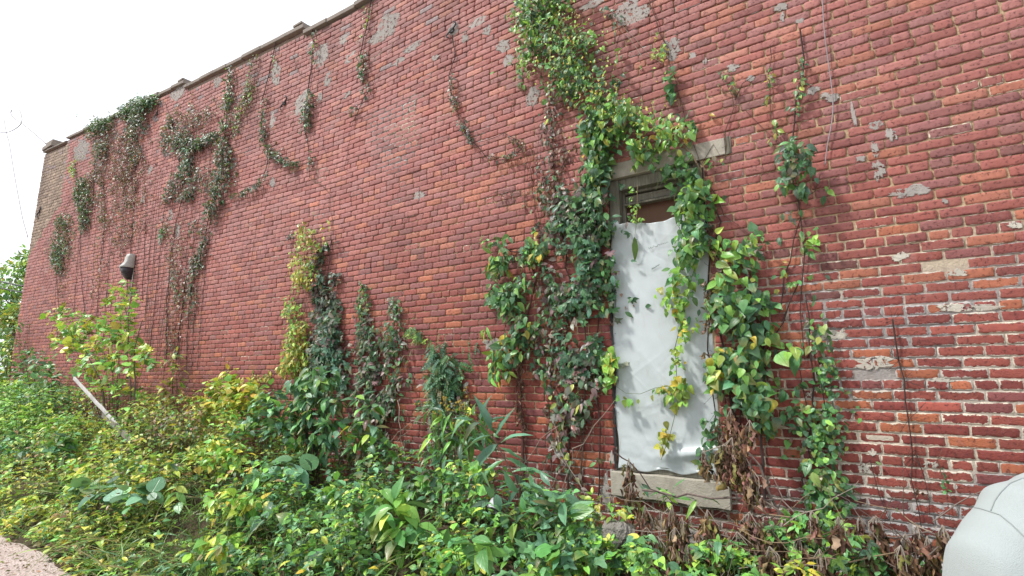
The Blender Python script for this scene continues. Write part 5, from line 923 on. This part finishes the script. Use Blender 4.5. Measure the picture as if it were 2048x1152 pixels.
for pts in ([(700, 960), (760, 900), (820, 845), (860, 815)], [(750, 965), (790, 890), (850, 820)], [(820, 840), (870, 850), (940, 900)], [(795, 800), (800, 860), (815, 930), (830, 960)], [(860, 825), (900, 870), (920, 950)], [(1060, 980), (1050, 930), (1080, 880), (1120, 850)], [(1090, 990), (1130, 930), (1100, 880)], [(1120, 1000), (1150, 900), (1230, 800)], [(1170, 990), (1120, 900), (1105, 840)]):
    mb.tube(wobble([at(x, y, -.22 - .1 * random.random()) for x, y in pts], .08, .012), .0035, 4, SC['pale'], taper=.5)
mb.build('stem', M['stem'], root)
root = empty('dry_stems'); tag(root, 'thin dry twigs criss-crossing low along the wall base under the withered leaves', 'dry stems'); mb = MB()
for k in range(60):
    x_ = random.uniform(1240, 1880); y_ = random.uniform(1030, 1140); Yk = random.uniform(-.75, -.2); a = at(x_, y_, Yk); d = np.array((random.gauss(0, .25), random.gauss(0, .08), random.uniform(-.05, .28))); e = a + d; e[1] = min(e[1], -.04)
    mb.tube(wobble([a, (a + e) / 2 + rng.normal(0, .03, 3), e], .07, .009), random.uniform(.0018, .004), 4, SC[random.choice(['pale', 'grey', 'tan', 'brown'])], taper=.4)
mb.build('stem', M['stem'], root)
# ------------------------------------------------------------------ rubble, pot, planks
def rock(label, px, py, Y, s, sd_, cat='rubble', name='rubble_chunk', grp='rubble under the window'):
    c0 = at(px, py, Y); bm = bmesh.new(); bmesh.ops.create_icosphere(bm, subdivisions=4, radius=1)
    for v in bm.verts:
        n3 = v.co.copy(); a = float(fbm(np.array(n3.x * 1.7 + sd_), np.array(n3.y * 1.7 + n3.z * 1.3), int(sd_), 4)) - .5
        q_ = .22; n3 = Vector((max(-.88, min(.88, n3.x)), max(-.88, min(.88, n3.y)), max(-.85, min(.85, n3.z)))) * 1.2; v.co = n3 * (1 + 1.1 * a)
        v.co = Vector((v.co.x * s[0], v.co.y * s[1], v.co.z * s[2]))
    me = bpy.data.meshes.new(name); bm.to_mesh(me); bm.free(); me.materials.append(M['rubble']); o = link(bpy.data.objects.new(name, me)); o.location = c0; o.rotation_euler = (.2, .3, sd_); tag(o, label, cat, grp); return o
rock('pale rough lump of broken concrete in the weeds below the left sill end', 1235, 1068, -.62, (.085, .07, .075), 3.1)
rock('grey flat rubble slab half hidden behind withered leaves below the sill', 1395, 1090, -.45, (.12, .06, .05), 5.7)
p = at(988, 1012, -.85); pot = empty('plastic_pot', tuple(p)); pot.rotation_euler = (2.5, .3, .5); pot.scale = (.62, .62, .62); tag(pot, 'white plastic pot with a black rim lying tipped over among the weeds', 'pot')
prof = [(.035, -.07), (.052, -.068), (.060, -.03), (.068, .03), (.072, .055)]
mb = MB(); K = 28
V = [(r_ * math.cos(2 * math.pi * k / K), r_ * math.sin(2 * math.pi * k / K), z_) for r_, z_ in prof for k in range(K)] + [(r_ * .93 * math.cos(2 * math.pi * k / K), r_ * .93 * math.sin(2 * math.pi * k / K), z_ + .004) for r_, z_ in prof[::-1] for k in range(K)]
mb.add(V, [(a * K + k, a * K + (k + 1) % K, (a + 1) * K + (k + 1) % K, (a + 1) * K + k) for a in range(9) for k in range(K)] + [tuple(range(K))[::-1], tuple(9 * K + k for k in range(K))]); mb.build('body', M['pot'], pot, smooth=True)
mb = MB(); mb.tube([(.074 * math.cos(t_), .074 * math.sin(t_), .057) for t_ in np.linspace(0, 2 * math.pi, 30)], .009, 8); mb.build('rim', M['black'], pot, smooth=True)
def plank(label, a, b, w, t_, Y0, Y1, mat):
    A, B = Vector(at(*a, Y0)), Vector(at(*b, Y1)); d = (B - A); L_ = d.length; root = MB(); n_ = 14; jit = [random.gauss(0, .0025) for _ in range(n_ + 1)]
    d.normalize(); s_ = d.cross(Vector((0, -1, 0))).normalized(); u_ = s_.cross(d); V = []
    for k in range(n_ + 1):
        c_ = A + d * (L_ * k / n_) + u_ * jit[k]
        for (p_, q_) in ((-w, -t_), (w, -t_), (w, t_), (-w, t_)): V.append(tuple(c_ + s_ * p_ + u_ * (q_ + random.gauss(0, .0008))))
    root.add(V, [(0, 3, 2, 1), tuple(n_ * 4 + k for k in range(4))] + [(k * 4 + j, k * 4 + (j + 1) % 4, k * 4 + 4 + (j + 1) % 4, k * 4 + 4 + j) for k in range(n_) for j in range(4)]); o = root.build('plank', M[mat], None, bevel=.003); tag(o, label, 'plank', 'planks leaning by the sapling'); return o
plank('long white-painted plank slanting down to the right across the foot of the sapling', (148, 756), (240, 856), .022, .012, -.95, -1.05, 'white_wood')
plank('short grey broken plank lying just below the long white one', (206, 828), (262, 882), .035, .012, -.98, -1.15, 'wood')
# ------------------------------------------------------------------ cables
def cable(label, pts, r, name='cable', grp=None, mat='cable', cat='cable', sm=True):
    P = [np.array(p) for p in pts]
    if sm:                       # Catmull-Rom
        Q = [2 * P[0] - P[1]] + P + [2 * P[-1] - P[-2]]; out = []
        for k in range(1, len(Q) - 2):
            for t_ in np.linspace(0, 1, 9)[:-1]: out.append(.5 * ((2 * Q[k]) + (-Q[k - 1] + Q[k + 1]) * t_ + (2 * Q[k - 1] - 5 * Q[k] + 4 * Q[k + 1] - Q[k + 2]) * t_ ** 2 + (-Q[k - 1] + 3 * Q[k] - 3 * Q[k + 1] + Q[k + 2]) * t_ ** 3))
        P = out + [P[-1]]
    mb = MB(); mb.tube(P, r, 6); o = mb.build(name, M[mat], None, smooth=True); tag(o, label, cat, grp); return o
cable('thin grey cable hanging loosely down the open brick right of the leafy knot', [at(x, y, -.02) for x, y in ((1642, -60), (1647, 40), (1652, 90), (1665, 190), (1664, 240), (1655, 290), (1650, 330))], .0035)
GC = 'overhead wires at the left edge'
cable('upper of the two dark overhead wires passing behind the corner of the building', [at(-200, 520, .1), at(0, 563, .12), at(46, 572, .15), at(60, 576, .2)], .022, 'overhead_wire', GC, 'black', 'wire')
cable('lower of the two dark overhead wires passing behind the corner of the building', [at(-200, 533, .1), at(0, 576, .12), at(46, 584, .15), at(60, 588, .2)], .018, 'overhead_wire', GC, 'black', 'wire')
cable('pale wire running from the parapet corner up to a loose loop', [at(x, y, .1) for x, y in ((92, 288), (70, 268), (44, 247), (30, 238), (22, 228), (23, 220))], .014, 'loose_wire', GC, 'cable', 'wire')
cable('thin curled wire loop hanging in the sky left of the parapet corner', [at(x, y, .2) for x, y in ((-40, 262), (0, 265), (20, 263), (38, 252), (44, 240), (40, 222), (36, 218))], .012, 'loose_wire', GC, 'cable', 'wire')
cable('long dangling thin wire dropping down the sky beside the building corner', [at(x, y, .3) for x, y in ((8, 238), (12, 262), (18, 285), (24, 320), (28, 345), (38, 400), (46, 440), (56, 475))], .012, 'loose_wire', GC, 'cable', 'wire')
# ------------------------------------------------------------------ trees beyond the corner
def tree(label, loc, h, cr, nl, size, pal, low=.25, sd_=1, name='tree'):
    r_ = np.random.default_rng(sd_); root = empty(name); tag(root, label, 'tree', 'trees beyond the building corner'); L0 = np.array(loc, float); mb = MB()
    mb.tube(wobble([L0 - (0, 0, .2), L0 + (0.1, 0, h * .4), L0 + (0, .1, h * .75)], .5, .05), [.15 * (1 - .7 * t_) for t_ in np.linspace(0, 1, len(wobble([L0, L0 + (0, 0, h * .75)], .5, 0)))] if False else .14, 8, SC['dark'], taper=.3)
    C0 = []
    for k in range(34):
        a = r_.uniform(0, 6.28); zz = r_.uniform(low, 1); rr = cr * math.sin(min(1, (1.15 - zz) * 1.6) * 1.4) * r_.uniform(.3, 1); c_ = L0 + np.array((math.cos(a) * rr, math.sin(a) * rr, zz * h)); C0.append((c_, cr * r_.uniform(.16, .36)))
        b = L0 + np.array((0, 0, max(.15, zz - .25) * h)); mb.tube([b, (b + c_) / 2 + r_.normal(0, .08, 3), c_], .03, 5, SC['dark'], taper=.3)
    mb.build('trunk', M['bark'], root); L = Leaves(); per = nl // 34
    for c_, rr in C0:
        d = r_.normal(0, 1, (per, 3)); d /= np.linalg.norm(d, axis=1)[:, None]; P = c_ + d * rr * (r_.random((per, 1)) ** .45) * (1, 1, .7)
        L.add('ov', P, d + np.array((0, 0, -.4)) + r_.normal(0, .3, (per, 3)), np.array((0, -.2, .8)) + r_.normal(0, .45, (per, 3)), r_.uniform(.7, 1.3, per) * size, pcol(pal, per))
    L.build('crown', root); return root
tree('airy light green tree rising highest beyond the corner, sky showing through', (-24.5, 1.9, .3), 5.7, 2.0, 2400, .16, {'bright': 3, 'mid': 3, 'yellow': .6}, .35, 3)
tree('yellow-green young tree beyond the corner, lower than the airy one', (-21.5, .9, .3), 3.6, 1.2, 2600, .14, {'bright': 3, 'yellow': 3, 'mid': 1}, .15, 5)
tree('dark rounded tree far behind the corner, low at the left edge', (-31, .2, .3), 6.2, 3.2, 5200, .2, {'deep': 3, 'mid': 2, 'blue': 1}, .05, 8)
tree('dark spreading tree standing beyond the end of the path', (-36, -5, 0), 9, 4.0, 5000, .24, {'deep': 3, 'mid': 3}, .2, 11)
tree('broad mid-green tree beyond the far side of the path', (-30, -11, 0), 8, 3.6, 4500, .24, {'mid': 3, 'bright': 1}, .2, 13)
plant('arching dark creeper bush hugging the outer corner of the building at head height', 'bush', 'bush', (28, 760), [(30, 650, 12), (22, 690, 18), (20, 730, 22), (10, 660, 14), (30, 765, 18)], -.25, 'ov', .13, 60, {'deep': 3, 'blue': 2, 'bright': 1}, 'dark', .008)
# ------------------------------------------------------------------ the person at the right edge, back turned
DP = .70
SH = atd(1998, 1016, DP); Rv = np.array((_R[0], _R[1], 0)); Fv = np.array((-math.sin(_y), math.cos(_y), 0.0)); UPV = np.array((0, 0, 1.0))
zs = SH[2]; body_c = SH + Rv * .218 + Fv * .01; body_c[2] = 0
def W(r_, f_, z_): return body_c + Rv * r_ + Fv * f_ + UPV * z_
person = empty('person'); tag(person, 'person at the right edge seen from behind, wearing a pale loose long-sleeved shirt', 'person')
bx0, by0 = body_c[0], body_c[1]
def skin_mesh(name, chains, mat, par, sub=2):
    V, E, Rr = [], [], []
    def add(p, r_): V.append(tuple(p)); Rr.append(r_); return len(V) - 1
    idx = {}
    for ch in chains:
        prev = None
        for nm, p, r_ in ch:
            if nm in idx: cur = idx[nm]
            else: cur = add(p, r_); idx[nm] = cur
            if prev is not None: E.append((prev, cur))
            prev = cur
    me = bpy.data.meshes.new(name); me.from_pydata(V, E, []); o = link(bpy.data.objects.new(name, me))
    md = o.modifiers.new('s', 'SKIN'); md.use_smooth_shade = True
    for k, r_ in enumerate(Rr): me.skin_vertices[0].data[k].radius = (r_, r_)
    me.skin_vertices[0].data[0].use_root = True
    o.modifiers.new('u', 'SUBSURF').levels = sub
    dg = bpy.context.evaluated_depsgraph_get(); m2 = bpy.data.meshes.new_from_object(o.evaluated_get(dg)); bpy.data.objects.remove(o); m2.materials.clear(); m2.materials.append(mat)
    m2.polygons.foreach_set('use_smooth', [True] * len(m2.polygons)); o2 = link(bpy.data.objects.new(name, m2), par); return o2
sh = zs; nk = sh + .085
ch = [[('pel', W(0, 0, .93), .125), ('wa', W(0, 0, 1.08), .12), ('che', W(0, .0, sh - .10), .14), ('nb', W(0, 0, sh + .02), .075), ('ne', W(0, .01, nk), .054), ('hd1', W(0, .03, nk + .06), .066), ('hd2', W(0, .03, nk + .14), .080), ('hd3', W(0, .02, nk + .20), .055)],
      [('hd1', 0, 0), ('chin', W(0, .10, nk + .035), .03)], [('hd2', 0, 0), ('nose', W(0, .125, nk + .10), .012)]]
for s_ in (-1, 1):
    n0 = 'L' if s_ < 0 else 'R'
    ch.append([('nb', 0, 0), (n0 + 'sh', W(s_ * .165, 0, sh - .02), .055), (n0 + 'el', W(s_ * .225, -.02, sh - .30), .040), (n0 + 'wr', W(s_ * .235, .08, sh - .54), .027), (n0 + 'pa', W(s_ * .235, .12, sh - .61), .032)])
    ch.append([('pel', 0, 0), (n0 + 'hi', W(s_ * .09, 0, .86), .085), (n0 + 'kn', W(s_ * .10, .02, .47), .056), (n0 + 'an', W(s_ * .11, 0, .09), .038), (n0 + 'toe', W(s_ * .13, .15, .045), .033)])
    for k, (o_, l_) in enumerate(((-.024, .075), (-.008, .085), (.008, .08), (.024, .062))):
        q0 = W(s_ * .235, .12 + o_, sh - .64); ch.append([(n0 + 'pa', 0, 0), (n0 + 'f%da' % k, q0, .009), (n0 + 'f%db' % k, q0 + UPV * (-l_ * .5) + Rv * (-s_ * .006), .0085), (n0 + 'f%dc' % k, q0 + UPV * (-l_) + Rv * (-s_ * .022), .007)])
    ch.append([(n0 + 'pa', 0, 0), (n0 + 't1', W(s_ * .225, .165, sh - .62), .010), (n0 + 't2', W(s_ * .22, .175, sh - .66), .009)])
body = skin_mesh('body', ch, M['skin'], person)
# hair cap
bm = bmesh.new(); bmesh.ops.create_icosphere(bm, subdivisions=4, radius=1)
for v in bm.verts:
    q_ = W(0, .015, nk + .145); co = np.array(v.co); k_ = 1 + .04 * (float(vnoise(np.array(co[0] * 9), np.array(co[2] * 9 + co[1] * 5), 3)) - .5)
    if co[1] > .35 and co[2] < .45: k_ *= .8
    q_ = q_ + Rv * co[0] * .088 * k_ + Fv * co[1] * .100 * k_ + UPV * (co[2] * (.108 if co[2] > 0 else .11) * k_); v.co = Vector(q_)
me = bpy.data.meshes.new('hair'); bm.to_mesh(me); bm.free(); me.materials.append(M['hair']); me.polygons.foreach_set('use_smooth', [True] * len(me.polygons)); link(bpy.data.objects.new('hair', me), person)
# shirt: lofted torso and sleeves fused by a voxel remesh
def ring3(c_, ax, ay, r1, r2, k=28, e=2.3):
    out = []
    for a in range(k):
        th = 2 * math.pi * a / k; cx_, sx_ = math.cos(th), math.sin(th); out.append(c_ + ax * r1 * abs(cx_) ** (2 / e) * np.sign(cx_) + ay * r2 * abs(sx_) ** (2 / e) * np.sign(sx_))
    return out
def loftV(rings, mb):
    k = len(rings[0]); V = [p for r_ in rings for p in r_]
    mb.add(V, [(a * k + b, a * k + (b + 1) % k, (a + 1) * k + (b + 1) % k, (a + 1) * k + b) for a in range(len(rings) - 1) for b in range(k)] + [tuple(range(k))[::-1], tuple((len(rings) - 1) * k + b for b in range(k))])
mb = MB()
loftV([ring3(W(0, 0, z_), Rv, Fv, a_, b_) for z_, a_, b_ in ((.80, .205, .15), (.95, .20, .148), (1.10, .195, .145), (sh - .15, .20, .145), (sh - .07, .195, .135), (sh - .02, .17, .115), (sh + .025, .12, .09), (sh + .06, .075, .070), (sh + .085, .064, .064))], mb)
for s_ in (-1, 1):
    pts = [(W(s_ * .10, 0, sh - .02), .075), (W(s_ * .155, 0, sh - .035), .078), (W(s_ * .195, -.005, sh - .085), .079), (W(s_ * .212, -.01, sh - .16), .078), (W(s_ * .222, -.018, sh - .26), .073), (W(s_ * .232, .0, sh - .36), .064), (W(s_ * .236, .05, sh - .47), .052), (W(s_ * .236, .075, sh - .53), .040)]
    rings = []
    for k, (p_, r_) in enumerate(pts):
        t_ = (pts[min(k + 1, len(pts) - 1)][0] - pts[max(k - 1, 0)][0]); t_ /= np.linalg.norm(t_); ax = np.cross(t_, Fv); ax /= np.linalg.norm(ax); ay = np.cross(ax, t_); rings.append(ring3(p_, ax, ay, r_, r_ * 1.02, 22, 2.0))
    loftV(rings, mb)
sh0 = mb.build('shirt', M['shirt'], None); rm = sh0.modifiers.new('r', 'REMESH'); rm.mode = 'VOXEL'; rm.voxel_size = .0055; rm.use_smooth_shade = True
sm2 = sh0.modifiers.new('s', 'SMOOTH'); sm2.iterations = 14; sm2.factor = .6
dg = bpy.context.evaluated_depsgraph_get(); m2 = bpy.data.meshes.new_from_object(sh0.evaluated_get(dg)); bpy.data.objects.remove(sh0); m2.materials.clear(); m2.materials.append(M['shirt'])
# cloth folds: ridges radiating from the armhole plus soft wrinkles
co = np.empty(len(m2.vertices) * 3); m2.vertices.foreach_get('co', co); co = co.reshape(-1, 3); no = np.empty(len(m2.vertices) * 3); m2.vertices.foreach_get('normal', no); no = no.reshape(-1, 3)
rel = co - body_c; rr_ = rel @ Rv; ff_ = rel @ Fv; z_ = co[:, 2]
aang = np.arctan2(z_ - (sh - .05), rr_ + .115)
fold = .0012 * np.sin(aang * 13 + 4 * fbm(rr_ * 9, z_ * 9, 3)) * np.exp(-((np.hypot(rr_ + .115, z_ - sh + .05) - .09) / .055) ** 2) * (ff_ < .06)
fold += .0030 * (fbm(rr_ * 11 + ff_ * 6, z_ * 5, 7, 3) - .5) + .0022 * np.maximum(0, np.sin((rr_ * 1.2 + z_ * .8 + ff_ * .7) * 55 + 5 * fbm(rr_ * 5, z_ * 4, 13))) * sstep(sh - .12, sh - .22, z_)
fold += .0042 * np.sin(rr_ * 120 + 3 * fbm(rr_ * 7, z_ * 3, 5)) * sstep(.0, -.03, z_ - sh + .02) * sstep(-.20, -.10, z_ - sh) * (ff_ < .02) + .016 * (fbm(rr_ * 5 + 7, z_ * 4 + ff_ * 4, 23, 2) - .5)
co = co + no * fold[:, None]; m2.vertices.foreach_set('co', co.ravel()); m2.update()
m2.polygons.foreach_set('use_smooth', [True] * len(m2.polygons)); shirt = link(bpy.data.objects.new('shirt', m2), person)
bvh = BVHTree.FromPolygons([tuple(v.co) for v in m2.vertices], [tuple(p.vertices) for p in m2.polygons])
def seam(pix, r_=.0009, mat='seam', lift=.0003, nm='seam'):
    out = []
    P = [np.array(p, float) for p in pix]; dense = []
    for a, b in zip(P[:-1], P[1:]):
        for t_ in np.linspace(0, 1, 10)[:-1]: dense.append(a + (b - a) * t_)
    for x, y in dense + [P[-1]]:
        d = Vector(ray(x, y)).normalized(); h_ = bvh.ray_cast(Vector(O3), d)
        if h_[0] is not None: out.append(np.array(h_[0]) + np.array(h_[1]) * lift)
    if len(out) > 2: m_ = MB(); m_.tube(out, r_, 5); return m_.build(nm, M[mat], shirt, smooth=True)
seam([(1912, 1013), (1935, 1013), (1960, 1017), (1982, 1024), (2000, 1030), (2022, 1048), (2050, 1075), (2090, 1120)])
seam([(1982, 1022), (1990, 1002), (2002, 985), (2020, 967), (2045, 957), (2080, 955)])
seam([(1916, 1014), (1924, 1009), (1935, 1010), (1942, 1014)], .0045, 'lining', -.0015, 'lining')
# trousers
ch = [[('w', W(0, 0, .98), .150), ('p', W(0, 0, .90), .150)]]
for s_ in (-1, 1):
    n0 = 'L' if s_ < 0 else 'R'; ch.append([('p', 0, 0), (n0 + 'h', W(s_ * .095, 0, .80), .105), (n0 + 'k', W(s_ * .10, .02, .46), .080), (n0 + 'a', W(s_ * .11, 0, .10), .068)])
skin_mesh('trousers', ch, M['trousers'], person)
for s_ in (-1, 1):
    m_ = MB(); loftV([ring3(W(s_ * .12, f_, .045 + dz), Rv, UPV, a_, b_, 14) for f_, a_, b_, dz in ((-.09, .03, .035, .01), (-.06, .042, .05, .01), (.0, .045, .05, .012), (.08, .048, .04, 0), (.15, .042, .032, -.005), (.19, .02, .02, -.01))], m_); m_.build('shoe', M['black'], person, smooth=True)
